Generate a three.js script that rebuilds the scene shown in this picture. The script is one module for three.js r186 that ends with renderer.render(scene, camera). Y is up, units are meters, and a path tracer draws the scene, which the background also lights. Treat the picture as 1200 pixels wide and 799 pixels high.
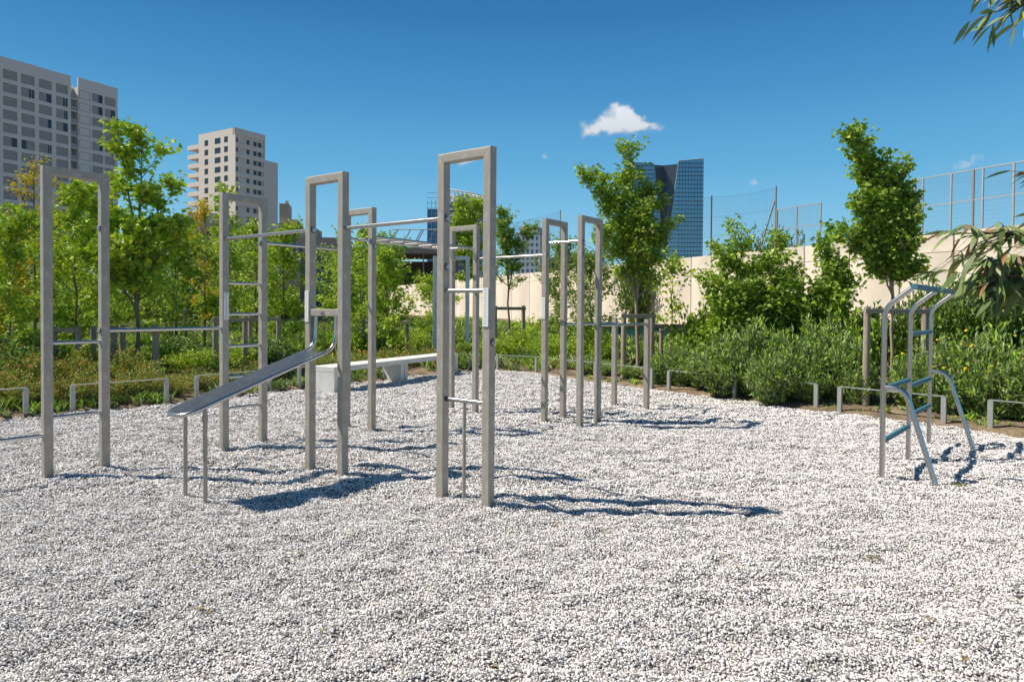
import * as THREE from 'three';
import { mergeGeometries } from 'three/addons/utils/BufferGeometryUtils.js';
import { RoundedBoxGeometry } from 'three/addons/geometries/RoundedBoxGeometry.js';

// ------------------------------------------------------------------ camera, sky, sun, exposure
const scene = new THREE.Scene();
const F = 805.7, CY = 375.9, EYE = 1.4936, PITCH = 0.0177, ROLL = 0.0072;
const camera = new THREE.PerspectiveCamera(2 * Math.atan(399.5 / F) * 180 / Math.PI, 1200 / 799, 0.1, 4000);
camera.position.set(0, EYE, 0);
camera.rotation.set(-PITCH, 0, ROLL, 'XYZ');
camera.setViewOffset(1200, 799, 0, 399.5 - CY, 1200, 799);
camera.updateMatrixWorld(true);

const EXPOSURE = 1.42;
const SUN_TO = new THREE.Vector3(-2.16, 2.7, -0.58).normalize();
const sun = new THREE.DirectionalLight(new THREE.Color(1, 0.925, 0.80), 5);
sun.position.copy(SUN_TO).multiplyScalar(60); sun.target.position.set(0, 0, -8);
sun.castShadow = true; sun.shadow.mapSize.set(4096, 4096);
Object.assign(sun.shadow.camera, { left: -40, right: 40, top: 40, bottom: -40, near: 1, far: 200 });
scene.add(sun, sun.target);

// noise helpers (seeded)
function rng(seed) { let a = seed >>> 0; return () => { a = (a + 0x6D2B79F5) >>> 0; let t = a; t = Math.imul(t ^ (t >>> 15), t | 1); t ^= t + Math.imul(t ^ (t >>> 7), t | 61); return ((t ^ (t >>> 14)) >>> 0) / 4294967296; }; }
function hash2(x, y, s = 0) { let h = Math.imul(x | 0, 374761393) + Math.imul(y | 0, 668265263) + Math.imul(s | 0, 974634777); h = Math.imul(h ^ (h >>> 13), 1274126177); return ((h ^ (h >>> 16)) >>> 0) / 4294967296; }
function vn(x, y, s = 0) { const ix = Math.floor(x), iy = Math.floor(y); let fx = x - ix, fy = y - iy; fx = fx * fx * (3 - 2 * fx); fy = fy * fy * (3 - 2 * fy); const a = hash2(ix, iy, s), b = hash2(ix + 1, iy, s), c = hash2(ix, iy + 1, s), d = hash2(ix + 1, iy + 1, s); return a + (b - a) * fx + (c - a) * fy + (a - b - c + d) * fx * fy; }
function fbm(x, y, o = 4, s = 0) { let v = 0, a = 0.5, n = 0; for (let i = 0; i < o; i++) { v += a * vn(x, y, s + i); n += a; a *= 0.5; x = x * 2.03 + 7.1; y = y * 2.03 + 3.7; } return v / n; }
const lerp = (a, b, t) => a + (b - a) * t, clamp = (x, a, b) => Math.min(b, Math.max(a, x)), smooth = (a, b, x) => { const t = clamp((x - a) / (b - a), 0, 1); return t * t * (3 - 2 * t); };

{ // the sky: clear air, a small fair-weather cloud and a few wisps
  const W = 4096, H = 2048, data = new Float32Array(W * H * 4);
  const stops = [[0, .36, .52, .62], [3, .27, .475, .61], [6, .175, .405, .575], [11, .092, .305, .51], [17, .046, .205, .415], [23, .024, .135, .325], [35, .017, .08, .195], [55, .014, .057, .135], [90, .013, .052, .125]];
  // clouds: azimuth (from straight ahead, right positive), elevation, lobes [dx, dy, rx, ry, density] in degrees
  const clouds = [
    { az: 8.9, el: 15.2, s: 3, lobes: [[-2.3, -.75, 1.0, .38, 1], [-1.4, -.45, 1.2, .6, 1], [-.55, -.15, 1.0, .75, 1.1], [.35, .0, .75, .75, 1.1], [1.1, -.35, 1.0, .55, 1], [2.2, -.6, 1.1, .42, .95], [-.35, 1.05, .42, .42, .75], [.25, .45, .5, .6, .8], [-1.1, .75, .35, .3, .35], [-3.1, -.35, .35, .35, .3]] },
    { az: -3.6, el: 12.0, s: 11, lobes: [[-.5, 0, .8, .3, .95], [.45, .2, .9, .26, .7]] },
    { az: 2.8, el: 12.6, s: 17, lobes: [[0, 0, .25, .34, .7]] },
    { az: 19.3, el: 9.9, s: 23, lobes: [[0, 0, .35, .35, .7]] },
    { az: 33.2, el: 10.2, s: 29, lobes: [[-.3, 0, .75, .32, .65], [.5, .25, .6, .25, .5]] },
  ];
  for (let j = 0; j < H; j++) {
    const el = ((j + 0.5) / H - 0.5) * 180; const e = Math.max(el, 0);
    let k = 0; while (k < stops.length - 2 && e > stops[k + 1][0]) k++;
    const t = clamp((e - stops[k][0]) / (stops[k + 1][0] - stops[k][0]), 0, 1);
    let base = [1, 2, 3].map((c) => lerp(stops[k][c], stops[k + 1][c], t)); if (el < 0) base = [.36, .40, .40];
    for (let i = 0; i < W; i++) {
      const a = ((i + 0.5) / W - 0.5) * 2 * Math.PI; // atan2(z, x)
      let az = (a + Math.PI / 2) * 180 / Math.PI; if (az > 180) az -= 360;
      let r = base[0], g = base[1], b = base[2], o = (j * W + i) * 4;
      if (el > 5 && el < 20 && az > -10 && az < 40) for (const c of clouds) {
        let dx = (az - c.az) * Math.cos(el * Math.PI / 180), dy = el - c.el; if (Math.abs(dx) > 5 || Math.abs(dy) > 3) continue;
        const wx = dx + (fbm(dx * 1.3 + 40, dy * 1.3, 4, c.s) - .5) * 1.1 + (fbm(dx * 5 + 9, dy * 5, 3, c.s + 5) - .5) * .35, wy = dy + (fbm(dx * 1.3 + 5, dy * 1.3 + 31, 4, c.s + 2) - .5) * .9 + (fbm(dx * 5, dy * 5 + 8, 3, c.s + 7) - .5) * .35;
        let d = 0; for (const [x, y, rx, ry, w] of c.lobes) { const q = ((wx - x) / rx) ** 2 + ((wy - y) / ry) ** 2; d += w * Math.exp(-q * 1.1); }
        d *= .65 + .7 * fbm(dx * 3 + 11, dy * 4, 4, c.s + 3);
        const al = smooth(.18, 1.05, d) * .92, lit = .46 + .12 * smooth(.4, 1.4, d) + .05 * dy * (c.s === 3 ? 1 : 0);
        r = lerp(r, lit * .96, al); g = lerp(g, lit, al); b = lerp(b, lit * 1.06, al);
      }
      data[o] = r; data[o + 1] = g; data[o + 2] = b; data[o + 3] = 1;
    }
  }
  const sky = new THREE.DataTexture(data, W, H, THREE.RGBAFormat, THREE.FloatType);
  sky.mapping = THREE.EquirectangularReflectionMapping; sky.magFilter = THREE.LinearFilter; sky.minFilter = THREE.LinearFilter; sky.needsUpdate = true;
  scene.background = sky; scene.environment = sky;
}
scene.fog = new THREE.FogExp2(0x9fc4dc, 0.00004);

const renderer = new THREE.WebGLRenderer({ antialias: true });
renderer.setSize(1024, 681); renderer.toneMapping = THREE.LinearToneMapping; renderer.toneMappingExposure = EXPOSURE;
renderer.shadowMap.enabled = true;

// ------------------------------------------------------------------ helpers
// a pixel of the 1200 x 799 photograph gives a direction; ground / depth / line give the distance
function ray(px, py) { return new THREE.Vector3((px - 600) / F, -(py - CY) / F, -1).applyQuaternion(camera.quaternion); }
function ground(px, py, y = 0) { const d = ray(px, py), t = (y - EYE) / d.y; return { x: d.x * t, z: d.z * t }; }
function atZ(px, py, Z) { const d = ray(px, py), t = Z / -d.z; return new THREE.Vector3(d.x * t, EYE + d.y * t, -Z); }
const used = new Map();
function numbered(n) { const k = used.get(n) || 0; used.set(n, k + 1); return k ? n + '_' + String(k).padStart(3, '0') : n; }
function shadow(o) { o.castShadow = o.receiveShadow = true; return o; }
function thing(name, label, category, pos = [0, 0, 0], turn = 0, group) {
  const o = new THREE.Group(); o.name = numbered(name); o.position.set(...pos); o.rotation.y = turn; o.userData = { label, category };
  if (group) o.userData.group = group; scene.add(o); return o;
}
function part(name, geo, mat, parent, label) { const m = shadow(new THREE.Mesh(geo, mat)); m.name = name; if (label) m.userData.label = label; parent.add(m); return m; }
function single(name, geo, mat, label, category, group) { const m = shadow(new THREE.Mesh(geo, mat)); m.name = numbered(name); m.userData = { label, category }; if (group) m.userData.group = group; scene.add(m); return m; }
function struct(name, geo, mat) { const m = shadow(new THREE.Mesh(geo, mat)); m.name = numbered(name); m.userData = { kind: 'structure' }; scene.add(m); return m; }
function copyOf(root, pos, turn, scale, label, group) {
  const r = root.clone(); r.name = numbered(root.userData.base || root.name); r.userData = { ...root.userData }; scene.add(r);
  r.position.set(...pos); r.rotation.y = turn; r.scale.set(...(Array.isArray(scale) ? scale : [scale, scale, scale]));
  if (label) r.userData.label = label; if (group) r.userData.group = group; return r;
}
function box(w, h, d, x = 0, y = 0, z = 0, ry = 0) { // uv in metres, centred at x, y, z
  const g = new THREE.BoxGeometry(w, h, d), u = g.attributes.uv, dims = [[d, h], [d, h], [w, d], [w, d], [w, h], [w, h]];
  for (let i = 0; i < 24; i++) { const [a, b] = dims[i >> 2]; u.setXY(i, u.getX(i) * a + x + y * .37, u.getY(i) * b + y + z * .71); }
  if (ry) g.rotateY(ry); return g.translate(x, y, z);
}
function beam(s, len, r = 0.009) { // rounded square section s, running along +z from 0 to len, uv in metres
  const h = s / 2, sh = new THREE.Shape(); sh.moveTo(-h + r, -h); sh.lineTo(h - r, -h); sh.quadraticCurveTo(h, -h, h, -h + r); sh.lineTo(h, h - r); sh.quadraticCurveTo(h, h, h - r, h); sh.lineTo(-h + r, h); sh.quadraticCurveTo(-h, h, -h, h - r); sh.lineTo(-h, -h + r); sh.quadraticCurveTo(-h, -h, -h + r, -h);
  return new THREE.ExtrudeGeometry(sh, { depth: len, steps: 1, bevelEnabled: false, curveSegments: 3 });
}
function rod(p, q, r, n = 14) { const a = new THREE.Vector3(...p), b = new THREE.Vector3(...q), L = a.distanceTo(b); const g = new THREE.CylinderGeometry(r, r, L, n); g.applyQuaternion(new THREE.Quaternion().setFromUnitVectors(new THREE.Vector3(0, 1, 0), b.clone().sub(a).normalize())); return g.translate((a.x + b.x) / 2, (a.y + b.y) / 2, (a.z + b.z) / 2); }
function tube(pts, r, seg = 40, n = 12, tension = 0.5) { return new THREE.TubeGeometry(new THREE.CatmullRomCurve3(pts.map((p) => new THREE.Vector3(...p)), false, 'catmullrom', tension), seg, r, n); }
function bent(pts, rad, r, n = 12) { // tube along a polyline with rounded corners
  const P = pts.map((p) => new THREE.Vector3(...p)), path = new THREE.CurvePath(); let last = P[0];
  for (let i = 1; i < P.length - 1; i++) { const a = P[i].clone().add(P[i - 1].clone().sub(P[i]).setLength(rad)), b = P[i].clone().add(P[i + 1].clone().sub(P[i]).setLength(rad)); path.add(new THREE.LineCurve3(last, a)); path.add(new THREE.QuadraticBezierCurve3(a, P[i], b)); last = b; }
  path.add(new THREE.LineCurve3(last, P[P.length - 1]));
  const seg = 16 * P.length, cv = new THREE.CatmullRomCurve3(path.getSpacedPoints(seg)); return new THREE.TubeGeometry(cv, seg, r, n);
}
const merge = (a) => mergeGeometries(a.map((g) => { const h = g.index ? g.toNonIndexed() : g; if (!h.attributes.uv) h.setAttribute('uv', new THREE.BufferAttribute(new Float32Array(h.attributes.position.count * 2), 2)); for (const k of Object.keys(h.attributes)) if (!['position', 'normal', 'uv'].includes(k)) h.deleteAttribute(k); return h; }));

function tex(n, fn, srgb = true, rep = 1) { // fn(u, v) in 0..1, tiles; returns [r, g, b] 0..1
  const d = new Uint8Array(n * n * 4); for (let j = 0; j < n; j++) for (let i = 0; i < n; i++) { const c = fn(i / n, j / n), o = (j * n + i) * 4; d[o] = clamp(c[0], 0, 1) * 255; d[o + 1] = clamp(c[1], 0, 1) * 255; d[o + 2] = clamp(c[2], 0, 1) * 255; d[o + 3] = 255; }
  const t = new THREE.DataTexture(d, n, n); t.wrapS = t.wrapT = THREE.RepeatWrapping; t.magFilter = THREE.LinearFilter; t.minFilter = THREE.LinearMipmapLinearFilter; t.generateMipmaps = true; if (srgb) t.colorSpace = THREE.SRGBColorSpace; t.repeat.set(rep, rep); t.needsUpdate = true; return t;
}
function tvn(u, v, n, s) { const x = u * n, y = v * n, ix = Math.floor(x), iy = Math.floor(y); let fx = x - ix, fy = y - iy; fx = fx * fx * (3 - 2 * fx); fy = fy * fy * (3 - 2 * fy); const m = (k) => ((k % n) + n) % n; const a = hash2(m(ix), m(iy), s), b = hash2(m(ix + 1), m(iy), s), c = hash2(m(ix), m(iy + 1), s), d = hash2(m(ix + 1), m(iy + 1), s); return a + (b - a) * fx + (c - a) * fy + (a - b - c + d) * fx * fy; }
function tfbm(u, v, n, o, s) { let r = 0, a = .5, w = 0; for (let i = 0; i < o; i++) { r += a * tvn(u, v, n, s + i); w += a; a *= .55; n *= 2; } return r / w; }
const grey = (v, t = [1, 1, 1]) => [v * t[0], v * t[1], v * t[2]];

// ------------------------------------------------------------------ materials
const std = (o) => new THREE.MeshStandardMaterial(o);
const lin = (r, g, b) => new THREE.Color().setRGB(r, g, b);
const galvT = tex(512, (u, v) => { const a = tfbm(u, v, 6, 5, 3), b = tfbm(u, v, 60, 3, 9), sc = Math.pow(tfbm(u, v * .2, 24, 4, 21), 5) * 2; return grey(.80 + .12 * a + .08 * (b - .5) + .12 * sc, [1, .99, .97]); }, true, 2.2);
const galvR = tex(256, (u, v) => grey(.62 + .3 * (tfbm(u, v, 10, 4, 5) - .5)), false, 2.2);
const M = {};
M.galv = std({ color: lin(.48, .445, .40), map: galvT, roughness: .8, roughnessMap: galvR, metalness: .25 });
M.steel = std({ color: lin(.53, .515, .49), roughness: .24, metalness: 1 });
M.railSteel = std({ color: lin(.50, .53, .53), map: galvT, roughness: .6, metalness: .6 });
M.bolt = std({ color: lin(.5, .5, .5), roughness: .3, metalness: 1 });
M.boltDark = std({ color: lin(.05, .05, .055), roughness: .5, metalness: .4 });
M.board = std({ color: lin(.075, .088, .11), roughness: .38, metalness: .1, map: tex(256, (u, v) => grey(.75 + .3 * (tfbm(u, v, 30, 3, 4) - .5) + .25 * Math.pow(tfbm(u, v, 7, 4, 44), 4))) });
M.blue = std({ color: lin(.07, .24, .32), roughness: .6, map: tex(128, (u, v) => grey(.85 + .25 * (tfbm(u, v, 16, 3, 8) - .5))) });
M.wood = std({ color: lin(.50, .41, .325), roughness: .9, map: tex(256, (u, v) => { const g = tfbm(u * .25 + .02, v, 24, 3, 31), c = tfbm(u, v * .12, 48, 3, 12); return grey(.62 + .35 * c + .2 * (g - .5)); }, true, 1) });
M.bark = std({ color: lin(.16, .125, .095), roughness: .95 });
M.barkPale = std({ color: lin(.30, .24, .18), roughness: .9 });
M.concrete = std({ color: lin(.74, .73, .70), roughness: .85, map: tex(256, (u, v) => grey(.86 + .16 * tfbm(u, v, 5, 5, 77) - .08 * Math.pow(tfbm(u, v, 40, 2, 6), 3))), bumpMap: tex(256, (u, v) => grey(tfbm(u, v, 60, 3, 71)), false, 3), bumpScale: .0015 });

// ------------------------------------------------------------------ ground
const EDGE = [[-12, 2.6], [-9, 6.2], [-7.4, 8.2], [-6.6, 9.1], [-5.3, 10.42], [-4.3, 12.02], [-2.6, 14.45], [-1.08, 16.62], [-.7, 16.95], [-.36, 16.5], [.5, 15.85], [2.58, 12.93], [4.57, 10.4], [5.6, 9.0], [6.0, 8.58], [7.4, 6.9], [9, 5.0], [12, 1.6]];
function distOut(x, Z) { // signed distance to the gravel's edge: positive outside
  let best = 1e9, sgn = 1; for (let i = 0; i < EDGE.length - 1; i++) { const [ax, az] = EDGE[i], [bx, bz] = EDGE[i + 1], dx = bx - ax, dz = bz - az, t = clamp(((x - ax) * dx + (Z - az) * dz) / (dx * dx + dz * dz), 0, 1), ex = x - ax - dx * t, ez = Z - az - dz * t, d = Math.hypot(ex, ez); if (d < best) { best = d; sgn = (dx * (Z - az) - dz * (x - ax)) > 0 ? 1 : -1; } }
  return best * sgn;
}
function gravelY(x, z) { return (fbm(x * 2.3, z * 3.1, 2, 1) - .5) * .066 + (fbm(x * 8 + 3, z * 9.5, 2, 5) - .5) * .042 + (vn(x * .7, z * .7, 9) - .5) * .03 - .02 * smooth(.58, .9, vn(x * 6.3, z * 8.1, 21)) - .012 * smooth(.6, .95, vn(x * 15, z * 19, 27)); }
function soilY(x, Z) { const d = distOut(x, Z); return d < 0 ? -.12 : .015 + .05 * smooth(0, .6, d) + (x < 0 ? .35 : .06) * smooth(1.5, 16, d) + (fbm(x * 1.7, Z * 1.7, 3, 15) - .5) * .07 * smooth(0, .5, d); }
{ // gravel bed: displaced sheet
  const x0 = -9.5, x1 = 9.5, z0 = 1.0, z1 = 17.1, c = .036, nx = Math.round((x1 - x0) / c), nz = Math.round((z1 - z0) / c), pos = new Float32Array((nx + 1) * (nz + 1) * 3), uv = new Float32Array((nx + 1) * (nz + 1) * 2), ok = new Uint8Array((nx + 1) * (nz + 1));
  for (let j = 0; j <= nz; j++) for (let i = 0; i <= nx; i++) { const k = j * (nx + 1) + i, x = x0 + (x1 - x0) * i / nx, Z = z0 + (z1 - z0) * j / nz; const dd = distOut(x, Z) + (vn(x * 4, Z * 4, 2) - .5) * .08; ok[k] = dd < .06 ? 1 : 0; pos.set([x, gravelY(x, -Z) - .009, -Z], k * 3); uv.set([x, Z], k * 2); }
  const idx = []; for (let j = 0; j < nz; j++) for (let i = 0; i < nx; i++) { const k = j * (nx + 1) + i; if (ok[k] && ok[k + 1] && ok[k + nx + 1] && ok[k + nx + 2]) idx.push(k, k + 1, k + nx + 1, k + 1, k + nx + 2, k + nx + 1); }
  const g = new THREE.BufferGeometry(); g.setAttribute('position', new THREE.BufferAttribute(pos, 3)); g.setAttribute('uv', new THREE.BufferAttribute(uv, 2)); g.setIndex(idx); g.computeVertexNormals();
  const gm = std({ color: lin(.62, .595, .57), roughness: 1, map: tex(512, (u, v) => { const a = tvn(u, v, 128, 3), b = tvn(u, v, 90, 8); return grey(.45 + .5 * a * b + .25 * a); }, true, 1), bumpMap: tex(512, (u, v) => grey(tvn(u, v, 110, 33) * .6 + .4 * tvn(u, v, 70, 35)), false, 1), bumpScale: .012 });
  struct('gravel_ground', g, gm);
}
{ // soil sheet out to the horizon
  const xs = [], zs = []; for (let x = -60; x <= 60.01; x += (Math.abs(x) < 14 ? .25 : 2)) xs.push(x); for (let Z = -6; Z <= 150; Z += (Z < 24 && Z > 1 ? .25 : 3)) zs.push(Z);
  xs.unshift(-1500, -400, -150); xs.push(150, 400, 1500); zs.unshift(-400, -60); zs.push(250, 600, 1500);
  const pos = [], uv = [], idx = [], nx = xs.length; for (const Z of zs) for (const x of xs) { const far = Z > 150 || Z < -6 || Math.abs(x) > 60; pos.push(x, far ? 0 : Z < 1 ? -.12 : soilY(x, Z), -Z); uv.push(x / 2, Z / 2); }
  for (let j = 0; j < zs.length - 1; j++) for (let i = 0; i < nx - 1; i++) { const k = j * nx + i; idx.push(k, k + 1, k + nx, k + 1, k + nx + 1, k + nx); }
  const g = new THREE.BufferGeometry(); g.setAttribute('position', new THREE.Float32BufferAttribute(pos, 3)); g.setAttribute('uv', new THREE.Float32BufferAttribute(uv, 2)); g.setIndex(idx); g.computeVertexNormals();
  struct('soil_ground', g, std({ color: lin(.36, .28, .20), roughness: 1, map: tex(512, (u, v) => { const a = tfbm(u, v, 8, 6, 40), b = tvn(u, v, 128, 41); return [.5 + .5 * a * (.6 + .6 * b), .48 + .5 * a * (.6 + .6 * b), .46 + .48 * a * (.6 + .6 * b)]; }), bumpMap: tex(256, (u, v) => grey(tfbm(u, v, 40, 3, 42)), false), bumpScale: .03 }));
}
{ // the pebbles themselves: nobody could count them
  const R = rng(77), ico = (s) => { const g = new THREE.IcosahedronGeometry(1, 0), p = g.attributes.position, seen = new Map(), r = rng(s); for (let i = 0; i < p.count; i++) { const k = [p.getX(i), p.getY(i), p.getZ(i)].map((a) => a.toFixed(3)).join(); if (!seen.has(k)) seen.set(k, .72 + .5 * r()); const f = seen.get(k); p.setXYZ(i, p.getX(i) * f, p.getY(i) * f * .62, p.getZ(i) * f * .8); } g.deleteAttribute('normal'); g.deleteAttribute('uv'); return g; };
  const lists = [[], [], []], bed = new THREE.Group(); bed.name = 'gravel_pebbles'; bed.userData = { kind: 'stuff', label: 'pale white and grey gravel pebbles covering the playground', category: 'gravel' }; scene.add(bed);
  const zones = [[2.0, 5.4, .0114, .9], [5.4, 9, .0152, 1.2], [9, 16.9, .0225, 1.75]];
  for (const [za, zb, sp, k] of zones) for (let Z = za; Z < zb; Z += sp) { const half = .76 * Z + 1.0; for (let x = -half; x < half; x += sp) { const px = x + R() * sp * 1.2, pz = Z + R() * sp * 1.2; if (Z > 8 || Math.abs(px) > 4) { if (distOut(px, pz) > .02 + .1 * (vn(px * 3, pz * 3, 4) - .3)) continue; } lists[(R() * 3) | 0].push(px, pz, k); } }
  const m4 = new THREE.Matrix4(), q = new THREE.Quaternion(), e = new THREE.Euler(), p = new THREE.Vector3(), s = new THREE.Vector3(), col = new THREE.Color();
  lists.forEach((l, v) => {
    const n = l.length / 3, im = new THREE.InstancedMesh(ico(5 + v), std({ color: 0xffffff, roughness: .85 }), n); im.name = 'pebble';
    for (let i = 0; i < n; i++) {
      const x = l[i * 3], Z = l[i * 3 + 1], k = l[i * 3 + 2], r = .0078 * (0.55 + 1.0 * R() * R() + .25 * R()) * k; p.set(x, gravelY(x, -Z) - .004 + R() * .006, -Z); q.setFromEuler(e.set((R() - .5) * 1.3, R() * 6.28, (R() - .5) * 1.3)); s.set(r, r, r); im.setMatrixAt(i, m4.compose(p, q, s));
      const t = R(), b = t < .11 ? .10 + .16 * R() : t < .3 ? .32 + .16 * R() : .62 + .26 * R(), w = R(); im.setColorAt(i, col.setRGB(b * (1.0 + .03 * w), b * (.965 + .01 * w), b * (.985 - .07 * w)));
    }
    im.castShadow = im.receiveShadow = true; im.userData = { kind: 'stuff' }; bed.add(im);
  });
}

// ------------------------------------------------------------------ the workout rig: one bolted steel structure
const TH = 0.931, RO = [-3.0638, 7.3087], S = 0.0735, FW = 0.465, FH = 2.7;
{
  const rig = thing('workout_rig', 'galvanised steel outdoor workout rig of tall rectangular frames joined by bars', 'workout rig', [RO[0], 0, -RO[1]], TH - Math.PI / 2);
  const L = (a, b, y) => [b, y, -a]; // a along the rig's long axis, b across it
  const sub = (name, parent, x, z, ry = 0) => { const g = new THREE.Group(); g.name = name; g.position.set(x, 0, z); g.rotation.y = ry; parent.add(g); return g; };
  const plateTex = (() => { const c = document.createElement('canvas'); c.width = 64; c.height = 320; const x = c.getContext('2d'); x.fillStyle = '#dcdcd8'; x.fillRect(0, 0, 64, 320); x.strokeStyle = '#74787c'; x.fillStyle = '#74787c'; x.lineWidth = 2; for (let k = 0; k < 4; k++) { const y = 30 + k * 66; x.beginPath(); x.arc(32, y, 5, 0, 7); x.stroke(); x.beginPath(); x.moveTo(32, y + 5); x.lineTo(30 + 4 * (k % 2), y + 24); x.lineTo(22, y + 38); x.moveTo(30 + 4 * (k % 2), y + 24); x.lineTo(42, y + 37); x.moveTo(18, y + 10 + 6 * (k % 3)); x.lineTo(32, y + 10); x.lineTo(47, y + 4 + 5 * (k % 2)); x.stroke(); x.fillRect(12, y + 44, 40, 1.5); x.fillRect(12, y + 48, 28, 1.5); } x.fillRect(10, 292, 44, 3); x.fillRect(10, 300, 30, 3); x.fillRect(14, 6, 36, 5); const t = new THREE.CanvasTexture(c); t.colorSpace = THREE.SRGBColorSpace; t.magFilter = THREE.LinearFilter; return t; })();
  M.plate = std({ map: plateTex, roughness: .45, metalness: .1 }); M.plateSide = std({ color: lin(.7, .7, .68), roughness: .5 });
  const postGeo = (H) => beam(S, H + .3).rotateX(-Math.PI / 2).translate(0, -.3, 0);
  const mitre = (g, side) => { const p = g.attributes.position; for (let i = 0; i < p.count; i++) if (p.getY(i) > FH - .01) p.setY(i, FH - (p.getX(i) * side + S / 2) - .0006); g.computeVertexNormals(); return g; };
  const pL = mitre(postGeo(FH), 1), pR = mitre(postGeo(FH), -1);
  const top = beam(S, FW + S).rotateY(Math.PI / 2).translate(-(FW + S) / 2, FH - S / 2, 0); { const p = top.attributes.position; for (let i = 0; i < p.count; i++) { const d = FH - p.getY(i); p.setX(i, Math.sign(p.getX(i)) * (FW / 2 + S / 2 - d - .0006)); } top.computeVertexNormals(); }
  const boltG = merge([new THREE.CylinderGeometry(.021, .024, .012, 18).rotateX(Math.PI / 2).translate(0, 0, .006), new THREE.CylinderGeometry(.011, .013, .012, 12).rotateX(Math.PI / 2).translate(0, 0, .016)]);
  const ringG = new THREE.TorusGeometry(.0245, .004, 6, 20).translate(0, 0, .003);
  function bolt(parent, x, y, z, ry) { const b = part('bolt', boltG, M.bolt, parent); b.position.set(x, y, z); b.rotation.y = ry; const r = part('bolt_seal', ringG, M.boltDark, parent); r.position.set(x, y, z); r.rotation.y = ry; }
  function frame(a, b, along) { // first post at (a, b); along 'u' (away from the camera) or 'v' (to the right)
    const g = along === 'v' ? sub('steel_frame', rig, b + FW / 2, -a) : sub('steel_frame', rig, b, -(a + FW / 2), Math.PI / 2);
    part('post', pL, M.galv, g).position.x = -FW / 2; part('post', pR, M.galv, g).position.x = FW / 2; part('top_beam', top, M.galv, g); return g;
  }
  const bar = (p, q, r = .0172) => part('bar', rod(p, q, r, 16), M.steel, rig);
  const rung = (g, h, r = .0165) => { part('rung', rod([-FW / 2 + S / 2 - .002, h, 0], [FW / 2 - S / 2 + .002, h, 0], r, 16), M.steel, g); };
  const plate = (g, x, z, ry) => { const p = part('instruction_plate', new RoundedBoxGeometry(.058, .288, .008, 2, .002), M.plateSide, g, 'white exercise instruction plate with small pictograms'); p.position.set(x, 1.5, z); p.rotation.y = ry; const f = part('print', new THREE.PlaneGeometry(.053, .28), M.plate, p); f.position.z = .0048; };
  const h2 = S / 2;
  const aA = -1.1906 - FW, A = frame(aA, 0, 'u'), B = frame(0, 0, 'u'), C = frame(0, 1.4663, 'v'), D = frame(0, 3.139, 'v'), E = frame(1.6243, .0333, 'v'), Fr = frame(3.6532, -.0196, 'v'), G = frame(3.6076, 1.6853, 'u'), H = frame(3.6076, 2.2366, 'u');
  // in an 'u' frame local +x is away from the camera, local +z is to the rig's right (v)
  rung(A, 1.165); rung(A, .51); for (const h of [1.746, 1.413, 1.07, .74, .405]) rung(B, h);
  rung(D, 1.63, .0175); rung(D, .78, .0175); part('upright', rod([-.005, -.15, 0], [-.005, .78, 0], .0145, 12), M.galv, D);
  part('sleeve', rod([-FW / 2 + h2 - .002, .78, 0], [-FW / 2 + h2 + .04, .78, 0], .0185, 16), M.boltDark, D);
  part('crossbeam', beam(.064, FW - S + .002, .006).rotateY(Math.PI / 2).translate(-(FW - S + .002) / 2, 1.445, 0), M.galv, C);
  bar(L(aA - h2 + .002, 0, .363), L(-2.95, 0, .363)); part('low_post', beam(S, .75).rotateX(-Math.PI / 2).translate(0, -.3, 2.98), M.galv, rig);
  bar(L(-1.1906 + h2 - .002, 0, 1.266), L(-h2 + .002, 0, 1.266)); bar(L(0, h2 - .002, 2.212), L(0, 1.4663 - h2 + .002, 2.212), .0178); bar(L(0, 1.9313 + h2 - .002, 2.2), L(0, 3.139 - h2 + .002, 2.2), .0178);
  bar(L(FW + h2 - .002, 0, 2.208), L(1.6243 - h2 + .002, .012, 2.208)); bar(L(3.6532, .4454 + h2 - .002, 2.212), L(3.6076, 1.6853 - h2 + .002, 2.212)); bar(L(3.6076, 1.6853 + h2 - .002, 2.372), L(3.6076, 2.2366 - h2 + .002, 2.372));
  for (const b of [1.6853, 2.2366]) { bar(L(3.6076 + FW + h2 - .002, b, 1.278), L(5.5712 - h2 + .002, b, 1.278), .018); part('low_post', beam(S, 1.65).rotateX(-Math.PI / 2).translate(b, -.3, -5.5712), M.galv, rig); }
  // monkey-bar ladder between the two far frames
  const ladder = sub('monkey_bar_ladder', rig, 0, 0), lb = [.03, .462];
  for (const b of lb) part('rail', bent([L(1.6243 + h2 - .002, b, 2.355), L(3.585, b, 2.355), L(3.6, b, 2.18)], .09, .0175), M.steel, ladder);
  for (let k = 0; k < 7; k++) { const a = 1.8 + k * .272; part('rung', rod(L(a, lb[0], 2.352), L(a, lb[1], 2.352), .016, 14), M.steel, ladder); }
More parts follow.
